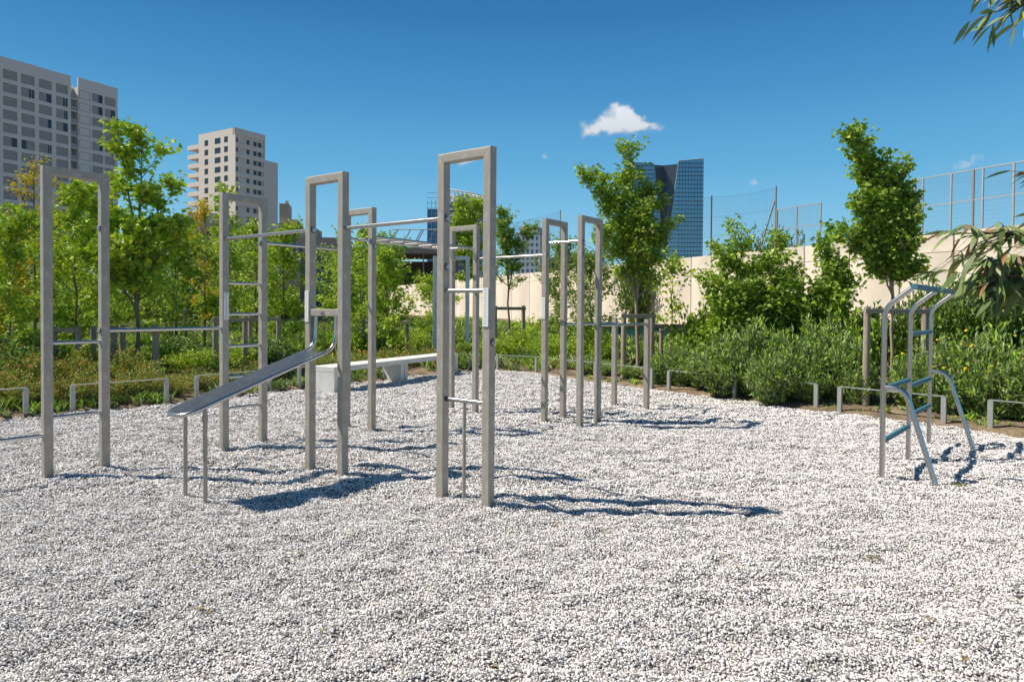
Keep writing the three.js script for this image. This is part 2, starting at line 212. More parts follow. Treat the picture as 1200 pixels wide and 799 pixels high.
  // bolts where bars end
  for (const [g, list] of [[A, [[FW / 2 - h2, 2.21, 0, -Math.PI / 2], [FW / 2 - h2, 1.266, 0, -Math.PI / 2]]], [B, [[FW / 2 - h2, 2.208, 0, -Math.PI / 2]]], [C, [[-FW / 2 + h2, 2.212, 0, Math.PI / 2], [FW / 2 - h2, 2.2, 0, -Math.PI / 2]]], [D, [[-FW / 2 + h2, 2.2, 0, Math.PI / 2], [-FW / 2 + h2, 1.82, 0, Math.PI / 2], [FW / 2 + h2, 1.24, 0, Math.PI / 2]]], [E, [[FW / 2 + h2, 2.23, 0, Math.PI / 2], [FW / 2, 2.3, h2, 0]]], [Fr, [[-FW / 2 + h2, 2.2, 0, Math.PI / 2], [-FW / 2 + h2, 2.0, 0, Math.PI / 2]]], [G, [[-FW / 2, 2.2, h2, 0], [FW / 2, 1.29, h2, 0]]], [H, [[-FW / 2, 2.36, h2, 0], [-FW / 2, 2.2, h2, 0], [FW / 2, 1.285, h2, 0]]]]) for (const b of list) bolt(g, ...b);
  for (const [g] of [[C]]) { const b = part('bolt', boltG, M.bolt, g); b.position.set(-.02, 1.445, .032); }
  plate(B, -FW / 2, h2 + .004, 0); plate(C, -FW / 2, h2 + .004, 0); plate(D, FW / 2, h2 + .004, 0); plate(G, -FW / 2 - h2 - .004, 0, -Math.PI / 2);
  // inclined sit-up board hung from the crossbeam
  const sit = sub('sit_up_board', rig, 0, 0), b0 = 1.532, b1 = 1.825, lo = [-1.40, .672];
  part('tube_frame', bent([L(.012, b0, 1.415), L(.0, b0, 1.125), L(lo[0], b0, lo[1]), L(lo[0], b1, lo[1]), L(0, b1, 1.125), L(.012, b1, 1.415)], .115, .0175, 14), M.steel, sit, 'bright tubular steel edge of the board');
  const sl = Math.atan2(1.125 - lo[1], -lo[0]), bl = 1.33, hw = (b1 - b0) / 2 - .004, shp = new THREE.Shape(); shp.moveTo(-hw, bl); shp.lineTo(-hw, .115); shp.quadraticCurveTo(-hw, 0, -hw + .115, 0); shp.lineTo(hw - .115, 0); shp.quadraticCurveTo(hw, 0, hw, .115); shp.lineTo(hw, bl); shp.lineTo(-hw, bl);
  const bd = new THREE.ExtrudeGeometry(shp, { depth: .016, bevelEnabled: true, bevelSize: .004, bevelThickness: .003, bevelSegments: 2, steps: 1 }).rotateX(-Math.PI / 2 + sl).translate((b0 + b1) / 2, lo[1] - .002, -lo[0]);
  part('board', bd, M.board, sit, 'dark grey sloping board surface');
  for (const [b, k] of [[b0, 0], [b1, 1]]) { const lg = part('leg', rod(L(-1.235, b, -.15), L(-1.235, b, .715), .0165, 14), M.galv, sit); if (k) part('collar', rod(L(-1.235, b, .61), L(-1.235, b, .66), .021, 14), M.galv, lg); }
}

// ------------------------------------------------------------------ the small climbing and dip station
{
  const p0 = [3.33, 6.14], p1 = [4.76, 7.80], dx = p1[0] - p0[0], dz = p1[1] - p0[1], len = Math.hypot(dx, dz), ang = Math.atan2(dz, dx);
  // local x runs along the posts, local z towards the dip arms
  const st = thing('dip_station', 'small tubular steel exercise station with three bent posts, teal grips and two dip arms', 'exercise station', [p0[0], 0, -p0[1]], ang);
  const xs = [0, len / 2, len], r = .0235, top = 1.71, off = .228;
  for (const x of xs) part('post', bent([[x, -.2, 0], [x, 1.52, 0], [x, top, off]], .09, r, 14), M.steel, st);
  part('pull_up_bar', rod([xs[0] - .05, top, off + .01], [xs[2] + .05, top, off + .01], .027, 16), M.blue, st, 'teal rubber-coated top bar');
  for (const [i, h] of [[0, .33], [0, .80], [1, .43], [1, .735], [1, 1.265]]) { const a = xs[i], b = xs[i + 1]; const g = part('rung', rod([a + .015, h, 0], [b - .015, h, 0], .018, 14), M.steel, st); part('grip', rod([a + .05, h, 0], [b - .05, h, 0], .025, 16), M.blue, g, 'teal rubber grip'); }
  for (const x of [xs[0], xs[2]]) part('dip_arm', bent([[x, .815, .012], [x, .815, .17], [x, -.18, .475]], .1, .0235, 14), M.steel, st);
}

// ------------------------------------------------------------------ concrete bench: two units end to end
{
  const a = [-3.1, 11.99], b = [-1.24, 15.88], dx = b[0] - a[0], dz = b[1] - a[1], len = Math.hypot(dx, dz), ang = Math.atan2(dz, dx), half = len / 2 - .004, D = .5, Hb = .45, T = .095;
  const leg = (x, taper) => { const s = new THREE.Shape(); s.moveTo(0, -.1); s.lineTo(0, Hb - T); s.lineTo(-D, Hb - T); s.lineTo(-D + taper, -.1); s.lineTo(0, -.1); return new THREE.ExtrudeGeometry(s, { depth: .11, bevelEnabled: true, bevelSize: .004, bevelThickness: .004, bevelSegments: 1 }).rotateY(-Math.PI / 2).rotateY(Math.PI).translate(x, 0, 0); };
  for (const [k, label] of [[0, 'white concrete bench slab standing close behind the workout rig'], [1, 'white concrete bench slab continuing the first bench towards the planted corner']]) {
    const o = thing('concrete_bench', label, 'bench', [a[0] + dx / len * (half + .008) * k, 0, -(a[1] + dz / len * (half + .008) * k)], ang, 'white concrete benches');
    part('seat', new RoundedBoxGeometry(half, T, D, 2, .008).translate(half / 2, Hb - T / 2, -D / 2), M.concrete, o);
    const pieces = k ? [[half - .12, .0]] : [[.006, .0], [half - .122, .25]];
    for (const [x, tp] of pieces) { const s = new THREE.Shape(); s.moveTo(.006, -.1); s.lineTo(.006, Hb - T - .001); s.lineTo(D - .006, Hb - T - .001); s.lineTo(D - .006 - tp, -.1); const g = new THREE.ExtrudeGeometry(s, { depth: .11, bevelEnabled: true, bevelSize: .003, bevelThickness: .003, bevelSegments: 1 }).rotateY(Math.PI / 2).translate(x, 0, 0); part('leg', g, M.concrete, o); }
    if (k) { const s = new THREE.Shape(); s.moveTo(.006, -.1); s.lineTo(.006, Hb - T - .001); s.lineTo(D - .006, Hb - T - .001); s.lineTo(D - .256, -.1); part('leg', new THREE.ExtrudeGeometry(s, { depth: .1, bevelEnabled: false }).rotateY(Math.PI / 2).translate(.006, 0, 0), M.concrete, o); }
  }
}

// ------------------------------------------------------------------ knee rails round the gravel
{
  const H = .375, segs = [
    [[[-7.9, 7.7], [-7.3, 8.4], [-6.57, 9.27]], 'galvanised knee rail beside the red-tipped shrubs, farthest from the bench'], [[[-6.16, 9.62], [-5.31, 10.55]], 'short galvanised knee rail in front of the staked maple'], [[[-5.07, 11.03], [-4.3, 12.21]], 'galvanised knee rail left of the bench end by the grey-green shrubs'], [[[-3.95, 12.75], [-2.7, 14.55]], 'galvanised knee rail behind the first concrete bench'], [[[-2.35, 15.05], [-1.05, 16.74]], 'galvanised knee rail behind the far end of the bench'],
    [[[-.34, 16.58], [.57, 15.94], [1.75, 14.35], [2.67, 13.05]], 'long galvanised knee rail behind the parallel bars'], [[[2.9, 12.64], [3.78, 11.6], [4.67, 10.5]], 'galvanised knee rail half hidden in grey-green shrubs'], [[[4.86, 10.14], [5.72, 9.06]], 'short galvanised knee rail behind the dip station'], [[[6.1, 8.72], [6.8, 7.9], [7.5, 7.05]], 'galvanised knee rail beyond the dip station under the eucalyptus']];
  for (const [pts, label] of segs) {
    const [x0, z0] = pts[0], o = thing('knee_rail', label, 'rail', [x0, 0, -z0], 0, 'knee rails round the gravel');
    for (const [x, z] of pts) { const i = pts.findIndex((p) => p[0] === x), q = pts[Math.min(i + 1, pts.length - 1)], p = pts[Math.max(i - 1, 0)], an = Math.atan2(q[1] - p[1], q[0] - p[0]); part('post', box(.06, H + .25, .045, 0, (H - .25) / 2 - .004, 0, an).translate(x - x0, 0, -(z - z0)), M.railSteel, o); }
    for (let i = 0; i < pts.length - 1; i++) { const [ax, az] = pts[i], [bx, bz] = pts[i + 1], l = Math.hypot(bx - ax, bz - az), an = Math.atan2(bz - az, bx - ax); part('top_bar', box(l + (i === 0 || i === pts.length - 2 ? .03 : .0), .012, .05, 0, H + .002, 0, an).translate((ax + bx) / 2 - x0, 0, -((az + bz) / 2 - z0)), M.railSteel, o); }
  }
}

// ------------------------------------------------------------------ long concrete wall with its fence and net
const WALL0 = [20.6, 29.8], WD = (() => { const x = -44.7, z = 93.6, l = Math.hypot(x, z); return [x / l, z / l]; })(), WTOP = EYE + 3.6;
const wallAt = (t) => [WALL0[0] + WD[0] * t, WALL0[1] + WD[1] * t];
const wallT = (px) => { const r = (px - 600) / F; return (WALL0[0] - WALL0[1] * r) / (-WD[0] + WD[1] * r); };
const wallAng = Math.atan2(WD[1], WD[0]);
{
  M.wallTop = std({ color: lin(.80, .70, .585), roughness: .9, map: tex(256, (u, v) => grey(.86 + .16 * tfbm(u, v, 4, 5, 91) - .1 * Math.pow(tfbm(u, v * .3, 20, 3, 93), 3)), true, .3) });
  M.wallDark = std({ color: lin(.42, .34, .28), roughness: .9 }); M.railDark = std({ color: lin(.30, .29, .28), roughness: .6 });
  const w = thing('concrete_wall', 'long cream concrete retaining wall with panel joints running behind the trees', 'wall', [WALL0[0], 0, -WALL0[1]], wallAng);
  const joints = [-14, -10, -6.2, -2.2, 1.42, 4.0, 6.8, 9.7, 12.93, 17.24, 19.2, 23.2]; for (let t = 27.2; t < 106; t += 4.1) joints.push(t);
  part('core', box(120, WTOP - .03, .4, 46, (WTOP - .03) / 2 - .2, .21), M.wallDark, w, 'brownish joint filler between the wall panels');
  for (let i = 0; i < joints.length - 1; i++) { const a = joints[i] + .035, b = joints[i + 1] - .035, m = (a + b) / 2; for (const [y0, y1] of [[WTOP - .86, WTOP], [-.3, WTOP - .885]]) { const g = new RoundedBoxGeometry(b - a, y1 - y0, .09, 1, .012); part('panel', g.translate(m, (y0 + y1) / 2, -.045 - .004 * hash2(i, 3)), M.wallTop, w); } }
  // mesh fence on the wall: one thing per run
  M.fence = std({ color: lin(.42, .43, .44), roughness: .5, metalness: .5 }); M.wire = std({ color: lin(.18, .19, .2), roughness: .6, metalness: .4 }); M.rust = std({ color: lin(.28, .20, .15), roughness: .8 }); M.netCord = std({ color: lin(.05, .09, .11), roughness: .9 });
  const fenceRun = (pxs, label, Hf) => {
    const ts = pxs.map(wallT), p = wallAt(ts[0]), o = thing('mesh_fence', label, 'fence', [p[0], WTOP, -p[1]], wallAng);
    ts.forEach((t, i) => part('post', box(.07, Hf + .1, .07, t - ts[0], (Hf - .1) / 2, +.15), i % 3 === 2 ? M.rust : M.fence, o));
    for (let i = 0; i < ts.length - 1; i++) {
      const a = Math.min(ts[i], ts[i + 1]) - ts[0] + .035, b = Math.max(ts[i], ts[i + 1]) - ts[0] - .035, gs = [];
      for (const y of [.05, Hf * .5, Hf - .02]) part('rail', box(b - a, .05, .05, (a + b) / 2, y, +.15), M.fence, o);
      for (let x = a + .04; x < b; x += .075) gs.push(new THREE.BoxGeometry(.0042, Hf - .07, .0042).translate(x, Hf / 2, +.15)); for (let y = .25; y < Hf; y += .2) gs.push(new THREE.BoxGeometry(b - a, .004, .004).translate((a + b) / 2, y, .142));
      part('wire_panel', merge(gs), M.wire, o);
    }
  };
  fenceRun([1290, 1240, 1215, 1183, 1147, 1136, 1110, 1077, 1068], 'galvanised mesh fence panels on top of the wall above the dip station', 2.72);
  fenceRun([958, 930, 907], 'galvanised mesh fence panels on top of the wall beside the braced net post', 2.35);
  // ball nets with tall posts
  const netRun = (a, b, Ha, Hb, label, brace) => {
    const t0 = wallT(a), t1 = wallT(b), p = wallAt(t0), o = thing('ball_net', label, 'net', [p[0], WTOP, -p[1]], wallAng), l = t1 - t0, gs = [];
    part('post', rod([0, -.1, .25], [0, Ha, .25], .05, 8), M.rust, o); part('post', rod([l, -.1, .25], [l, Hb, .25], .05, 8), M.rust, o);
    if (brace) part('brace', rod([0, Ha * .82, .25], [1.25, 0, .25], .04, 8), M.rust, o);
    const hy = (u) => lerp(Ha, Hb, u) - .1 - .25 * 4 * u * (1 - u) * .5; const n = Math.max(4, Math.round(l / .16));
    for (let i = 1; i < n; i++) { const u = i / n; gs.push(new THREE.BoxGeometry(.0045, hy(u), .0045).translate(l * u, hy(u) / 2, .25)); }
    for (let k = 1; k <= 24; k++) for (let s = 0; s < 6; s++) { const u0 = s / 6, u1 = (s + 1) / 6; gs.push(rod([l * u0, hy(u0) * k / 24, .25], [l * u1, hy(u1) * k / 24, .25], k % 8 === 0 ? .009 : .0028, 3)); }
    part('netting', merge(gs), M.netCord, o);
  };
  netRun(904, 829, 3.75, 4.0, 'dark ball net between a braced post and a tall post above the wall', true);
  netRun(829, 700, 4.0, 4.6, 'dark ball net stretched above the wall in front of the glass tower', false);
  netRun(653, 590, 5.6, 5.8, 'dark ball net on thin poles above the wall, behind the short pull-up bar', false);
}

// ------------------------------------------------------------------ buildings
const glassDark = std({ color: lin(.035, .045, .055), roughness: .12, metalness: .0 });
const shutterM = std({ color: lin(.30, .30, .285), roughness: .8 }), facadeM = std({ color: lin(.62, .60, .57), roughness: .9 }), frameWhite = std({ color: lin(.6, .6, .58), roughness: .6 });
function holedWall(w, y0, y1, holes, thick) { const s = new THREE.Shape(); s.moveTo(0, y0); s.lineTo(w, y0); s.lineTo(w, y1); s.lineTo(0, y1); s.lineTo(0, y0); for (const [a, b, c, d] of holes) { const h = new THREE.Path(); h.moveTo(a, c); h.lineTo(a, d); h.lineTo(b, d); h.lineTo(b, c); h.lineTo(a, c); s.holes.push(h); } return new THREE.ExtrudeGeometry(s, { depth: thick, bevelEnabled: false }).translate(0, 0, -thick); }
const lineHit = (px, P, D) => { const r = (px - 600) / F; return (P[0] - P[1] * r) / (D[1] * r - D[0]); }; // distance along P + t D
{ // the tall housing block on the left: local x runs along the facade away from the camera, +z is out of the facade
  const P = [-108.3, 145.9], dl = Math.hypot(12.2, 21.9), D = [12.2 / dl, 21.9 / dl], ext = 9, Q = [P[0] - D[0] * ext, P[1] - D[1] * ext];
  const o = thing('housing_tower', 'tall pale housing block with rows of sliding grey window shutters', 'building', [Q[0], 0, -Q[1]], Math.atan2(D[1], D[0]));
  const X = (px) => lineHit(px, Q, D), top = 54, fh = 2.83, R = rng(5), cols = [[4.2, 20.8], [25.5, 41.2], [46.2, 61.2], [66.2, 80.1], [108.2, 120.8], [122.9, 135.3]].map(([a, b]) => [X(a), X(b)]); cols.unshift([1.0, 4.2], [5.6, 8.6]);
  const xr0 = X(83.3), xr1 = X(92), xe = X(138.2), rows = []; for (let k = 0; k < 15; k++) rows.push(top - 2.45 - 2.05 - k * fh);
  const hl = [], hr = []; for (const y of rows) for (const [a, b] of cols) (a < xr0 ? hl : hr).push([a, b, y, y + 1.95]);
  part('wall', holedWall(xr0, -1, top, hl, .35), facadeM, o); part('wall', holedWall(xe - xr1, -1, top + .2, hr.map(([a, b, c, d]) => [a - xr1, b - xr1, c, d]), .35).translate(xr1, 0, 0), facadeM, o);
  part('core', box(xe - .02, top - .7, 14, (xe - .02) / 2, (top - .7) / 2 - 1, -9.8), facadeM, o);
  part('roof', box(xe - 8, 1.6, 8, xe / 2 - 6, top - .1, -8), facadeM, o);
  for (const [a, b] of [[0, xr0], [xr1, xe]]) part('infill', box(b - a - .04, top - 1.0, 2.3, (a + b) / 2, (top - 1.0) / 2 - 1, -1.15 - .55), facadeM, o);
  for (const [a, b, c, d] of [...hl, ...hr]) { const w = b - a, win = part('window', box(w - .02, 1.93, .06, (a + b) / 2, (c + d) / 2, -.3), glassDark, o), open = R() < .42, cut = open ? (R() < .5 ? .62 : .72) : 1, left = R() < .3; part('shutter', box(w * cut - .05, 1.85, .05, left ? b - w * cut / 2 : a + w * cut / 2, (c + d) / 2, -.2), shutterM, win); if (open && R() < .5) part('mullion', box(.07, 1.9, .05, left ? a + w * (1 - cut) * .5 : b - w * (1 - cut) * .5, (c + d) / 2, -.23), frameWhite, win); }
  for (const y of rows) { part('balcony_slab', box(xr1 - xr0 - .02, .22, 1.3, (xr0 + xr1) / 2, y - .45, -.75), facadeM, o); part('balcony_rail', box(xr1 - xr0 - .06, .9, .05, (xr0 + xr1) / 2, y + .2, -.25), M.railDark, o); }
  part('recess_back', box(xr1 - xr0 + .2, top, .2, (xr0 + xr1) / 2, top / 2 - 1.5, -2.4), facadeM, o);
  for (const y of rows) { const a = X(93.2), b = X(106), c = y, d = y + 1.75; part('blind_panel_frame', merge([box(b - a, .1, .05, (a + b) / 2, d, .022), box(b - a, .1, .05, (a + b) / 2, c, .022), box(.1, d - c - .1, .05, a + .05, (c + d) / 2, .022), box(.1, d - c - .1, .05, b - .05, (c + d) / 2, .022)]), shutterM, o); }
}
{ // the second tower: corner towards the camera
  const C = [-81.5, 202.2], ang = Math.atan2(.52, -.854), D1 = [-.854, .52], D2 = [.52, .854], o = thing('balcony_tower', 'pale residential tower with stacked balconies and long white parapets', 'building', [C[0], 0, -C[1]], Math.atan2(D2[1], D2[0]));
  // local +x runs along the right face (D2), local -z ... left face runs along D1 = local (0, 0, -1)
  const top = 54, fh = 2.87, W = 10.6, Lf = 17.4, lx = (px) => { const r = (px - 600) / F; return (C[0] - C[1] * r) / (D1[1] * r - D1[0]); };
  const pale = std({ color: lin(.60, .555, .50), roughness: .9 });
  part('core', box(W - 2.2, top - .5, Lf - .8, W / 2 + .2, top / 2 - 1, -Lf / 2 - .6), pale, o);
  // left face: holed wall with windows, facing local -x
  const holes = [], cols = [[239.3, 243.6], [251.2, 258], [262.2, 266.6]].map(([a, b]) => [lx(b), lx(a)]), rows = []; for (let k = 0; k < 13; k++) rows.push(top - 3.9 - k * fh);
  for (const y of rows) for (const [a, b] of cols) holes.push([a, b, y, y + 1.75]);
  const face = new THREE.Group(); face.name = 'side_facade'; face.rotation.y = Math.PI / 2; o.add(face); // local x -> -z
  part('wall', holedWall(Lf, -1, top, holes, .3).rotateY(0).translate(0, 0, .3), pale, face); face.position.set(-.0, 0, 0); 
  for (const [a, b, c, d] of holes) part('window', box(b - a - .02, d - c - .02, .05, (a + b) / 2, (c + d) / 2, .08), glassDark, face);
  // right face: parapets and loggias
  const back = pale;
  part('loggia_back', box(W - .6, top - 1.2, .2, W / 2, top / 2 - 1, -.45), back, o); part('cornice', box(W, 2.1, 1.2, W / 2, top - 1.05, -.6), pale, o); part('end_pier', box(.5, top - 2.2, 1.0, W - .25, top / 2 - 1.1, -.5), pale, o);
  for (let k = 0; k < 14; k++) { const y = top - 4.95 - k * fh; part('parapet', box(W - .52, 1.45, .14, W / 2 - .25, y, .0), pale, o); part('loggia_floor', box(W - .7, .2, .9, W / 2 - .2, y - .6, -.55), back, o); for (const [a, b] of [[.3, 1.1], [4.2, 5.1], [6.6, 7.7], [8.2, 9.4]]) part('window', box(b - a, 1.7, .06, (a + b) / 2, y + 1.35, -.32), glassDark, o); }
  // balconies past the left face
  for (let k = 0; k < 11; k++) { const y = top - 4.0 - k * fh; const b = part('balcony', box(3.4, .35, 5.8, 1.9, y, -Lf - 3.0), pale, o); part('railing', merge([box(.06, 1.0, 5.8, .22, y + .7, -Lf - 3.0), box(3.3, 1.0, .06, 1.9, y + .7, -Lf - 5.86)]), pale, b); part('bracket', box(2.6, .9, 2.0, 2.0, y - .62, -Lf - 1.1), pale, b); }
  part('stair_block', box(8, top - 1.6, 4, 6.2, top / 2 - 1.8, -Lf - 1.9), pale, o);
  part('side_wing', box(5.2, 46.5, 9, W + 2.62, 46.5 / 2, -5), pale, o);
}
function simpleBlock(name, label, pxL, pxR, pyTop, Z, depth, color, rowsN, colsN, winC, turn = 0, extra) { // a far block: width and height from its outline at that distance
  const a = atZ(pxL, pyTop, Z), b = atZ(pxR, pyTop, Z), w = b.x - a.x, h = (a.y + b.y) / 2, o = thing(name, label, 'building', [(a.x + b.x) / 2, 0, -Z - depth / 2], turn), m = std({ color, roughness: .9 });
  const fh = Math.min(3.1, h / (rowsN + 1)), cw = w / (colsN + .4), holes = []; for (let r = 0; r < rowsN; r++) for (let c = 0; c < colsN; c++) { const x = (c + .7) * cw - cw * .28, y = h - (r + 1.15) * fh; holes.push([x, x + cw * .55, y, y + fh * .6]); }
  part('wall', holedWall(w, -1, h, holes, .3).translate(-w / 2, 0, depth / 2), m, o); part('body', box(w - .04, h - .1, depth - .8, 0, h / 2 - .55, -.4), m, o);
  for (const [x0, x1, y0, y1] of holes) part('window', box(x1 - x0 - .02, y1 - y0 - .02, .06, (x0 + x1) / 2 - w / 2, (y0 + y1) / 2, depth / 2 - .22), winC || glassDark, o);
  part('roof', box(w + .4, .35, depth + .4, 0, h + .176, 0), m, o); if (extra) extra(o, w, h, depth, m); return o;
}
simpleBlock('terraced_block', 'grey terraced apartment block at the foot of the balcony tower', 196, 276, 262, 175, 14, lin(.42, .40, .37), 5, 7, glassDark, .25, (o, w, h, d, m) => { for (let k = 0; k < 4; k++) { part('balcony', box(w * .52, .5, 2.2, -w * .22, h - 3.6 - k * 3, d / 2 + 1.1), m, o); } part('upper_storey', box(w * .4, 2.8, d * .6, -w * .12, h + 1.7, 0), m, o); });
simpleBlock('brown_block', 'small brown rendered building with a chimney on its stepped roof', 322, 346, 263, 230, 12, lin(.50, .41, .33), 4, 3, glassDark, .2, (o, w, h, d, m) => { part('upper_storey', box(w * .45, 7, d * .7, -w * .26, h + 3.7, 0), m, o); part('chimney', box(1.0, 1.6, 1.0, -w * .2, h + 7.9, 0), m, o); part('parapet', box(w * .4, 1.5, d * .8, w * .2, h + 1.1, 0), m, o); });
simpleBlock('low_shed', 'low dark roofed shed between the towers and the pavilion', 344, 402, 280, 150, 10, lin(.30, .27, .25), 2, 6, glassDark, .1, (o, w, h, d, m) => { part('roof_box', box(w * .35, 2.2, d * .6, -w * .28, h + 1.3, 0), m, o); });
simpleBlock('white_house', 'white building with small dark windows behind the far frame', 562, 583, 312, 190, 12, lin(.66, .62, .55), 4, 3, glassDark, 0);
simpleBlock('office_block', 'blue-grey glazed office block behind the thin net poles', 611, 641, 273, 330, 20, lin(.36, .42, .47), 7, 5, std({ color: lin(.12, .2, .28), roughness: .1 }), -.3, (o, w, h, d, m) => { part('plant_room', box(w * .7, 3.4, d * .7, -w * .05, h + 2, 0), std({ color: lin(.4, .4, .4), roughness: .8 }), o); });
simpleBlock('stone_house', 'pale stone house with dark windows between the pull-up frames', 640, 662, 303, 210, 12, lin(.5, .44, .37), 3, 4, glassDark, 0);
simpleBlock('grey_house', 'pale grey building behind the tall poplar', 664, 700, 298, 260, 14, lin(.52, .49, .45), 4, 4, glassDark, 0);
{ // the glass tower with the dark recessed wedge: outline of each leaf of the tower at its distance
  const Z = 720, g = thing('glass_tower', 'tall blue glass office tower with a dark wedge between two leaning leaves', 'building', [163, 0, -Z - 20]);
  const pt = (px, py) => { const p = atZ(px, py, Z); return [p.x - 163, p.y]; };
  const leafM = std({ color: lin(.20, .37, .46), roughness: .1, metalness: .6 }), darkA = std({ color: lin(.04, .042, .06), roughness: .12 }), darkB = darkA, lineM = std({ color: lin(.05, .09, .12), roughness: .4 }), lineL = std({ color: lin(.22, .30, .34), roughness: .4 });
  const leafs = [[pt(741, 190.5), pt(766.4, 192), pt(779, 300), pt(741, 300)], [pt(795.5, 189), pt(825, 186.5), pt(825, 300), pt(780.5, 300)]];
  leafs.forEach((q, k) => {
    const [tl, tr, br, bl] = q, low = -1, ex = (a, b) => b[0] + (b[0] - a[0]) * (b[1] - low) / (a[1] - b[1]); const inner = k ? bl : br;
    const s = new THREE.Shape(); s.moveTo(k ? inner[0] : tl[0], low); s.lineTo(k ? tr[0] : inner[0], low); if (!k) s.lineTo(br[0], br[1]); s.lineTo(tr[0], tr[1]); s.lineTo(tl[0], tl[1]); if (k) s.lineTo(bl[0], bl[1]); s.closePath();
    const leaf = part('tower_leaf', new THREE.ExtrudeGeometry(s, { depth: 34, bevelEnabled: false }).translate(0, 0, -14), leafM, g, 'blue glass leaf of the tower');
    const topY = Math.min(tl[1], tr[1]), edge = (y) => { const f = clamp((tl[1] - y) / (tl[1] - bl[1]), 0, 1); return k ? [lerp(tl[0], bl[0], f), tr[0]] : [tl[0], lerp(tr[0], br[0], f)]; };
    for (let y = topY - 2; y > 30; y -= 4.35) { const [a, b] = edge(y); part('floor_band', box(b - a, .85, .3, (a + b) / 2, y, 20.16), y > 75 ? lineM : lineM, leaf); }
    for (let x = tl[0] + 1; x < tr[0] + 20; x += 3.2) { let y1 = topY, y0 = 30; const [, bT] = edge(topY), [aB, bB] = edge(58); if (k) { if (x > tr[0]) break; } else if (x > bB) break; if (!k && x > bT) y1 = lerp(topY, 58, (x - bT) / (bB - bT)); part('mullion', box(.35, y1 - y0, .24, x, (y0 + y1) / 2, 20.13), lineM, leaf); }
    part('edge_fin', rod([k ? tl[0] : tr[0], k ? tl[1] : tr[1], 20.3], [k ? bl[0] : br[0], k ? bl[1] : br[1], 20.3], .4, 5), lineL, leaf);
    part('cap', rod([tl[0], tl[1] + .4, 20], [tr[0], tr[1] + .4, 20], .7, 5), lineL, leaf);
  });
  const mid = pt(780.5, 191), wl = pt(766.6, 192.4), wr = pt(795.4, 191.4), bot = pt(779.7, 305);
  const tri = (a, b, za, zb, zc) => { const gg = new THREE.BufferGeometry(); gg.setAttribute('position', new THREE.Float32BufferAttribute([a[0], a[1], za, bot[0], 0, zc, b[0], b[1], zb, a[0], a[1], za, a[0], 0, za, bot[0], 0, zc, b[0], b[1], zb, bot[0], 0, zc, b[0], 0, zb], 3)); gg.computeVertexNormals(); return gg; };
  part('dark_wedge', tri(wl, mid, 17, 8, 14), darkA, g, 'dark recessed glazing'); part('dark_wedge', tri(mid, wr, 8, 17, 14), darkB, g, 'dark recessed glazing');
}
{ // the tower under scaffold, with a white lattice crown
  const Z = 400, a = atZ(512, 222, Z), b = atZ(566, 240, Z), w = b.x - a.x, h = b.y + 2, o = thing('scaffold_tower', 'round-fronted grey office tower with white crown and blue-netted scaffold', 'building', [(a.x + b.x) / 2, 0, -Z - 14]);
  const gm = std({ color: lin(.30, .30, .31), roughness: .7 }), wm = std({ color: lin(.72, .74, .76), roughness: .6 }), bm = std({ color: lin(.05, .20, .38), roughness: .7 }), dk = std({ color: lin(.06, .07, .085), roughness: .2 });
  const arc = (r, y0, y1) => new THREE.CylinderGeometry(r, r, y1 - y0, 40, 1).translate(0, (y0 + y1) / 2, 0);
  part('core', arc(w / 2 - .5, 0, h), dk, o); for (let k = 0; k < 16; k++) part('floor_band', arc(w / 2, h - 1.4 - k * 3.6, h - k * 3.6), gm, o);
  const lat = []; const N = 34; for (let i = 0; i < N; i++) { const t = i / N * 6.2832, t2 = (i + 1) / N * 6.2832, r = w / 2 + .4, y0 = h + .2, yt = (q) => h + 7.5 - 3.2 * Math.sin(q) * .5 - 2.4 * Math.cos(q); lat.push(rod([Math.cos(t) * r, y0, Math.sin(t) * r], [Math.cos(t) * r, yt(t), Math.sin(t) * r], .22, 4), rod([Math.cos(t) * r, yt(t), Math.sin(t) * r], [Math.cos(t2) * r, yt(t2), Math.sin(t2) * r], .4, 4), rod([Math.cos(t) * r, y0, Math.sin(t) * r], [Math.cos(t2) * r, yt(t2), Math.sin(t2) * r], .16, 4), rod([Math.cos(t) * r, (y0 + yt(t)) / 2, Math.sin(t) * r], [Math.cos(t2) * r, (y0 + yt(t2)) / 2, Math.sin(t2) * r], .2, 4)); }
  part('crown', merge(lat), wm, o, 'white lattice crown'); part('crown_drum', arc(w / 2 - 2, h, h + 4), wm, o);
  const sc = part('scaffold', merge([0, 1, 2, 3].flatMap((i) => [rod([-w / 2 - 6 + i * 2.4, 0, 10], [-w / 2 - 6 + i * 2.4, h + 1, 10], .16, 4)]).concat([...Array(22).keys()].map((k) => box(8, .22, .2, -w / 2 - 2.4, 6 + k * 3, 10)))), M.fence, o);
  part('netting', box(7.6, h - 30, 3, -w / 2 - 2.4, h / 2 + 15 - 4, 8), bm, sc, 'blue scaffold netting');
}
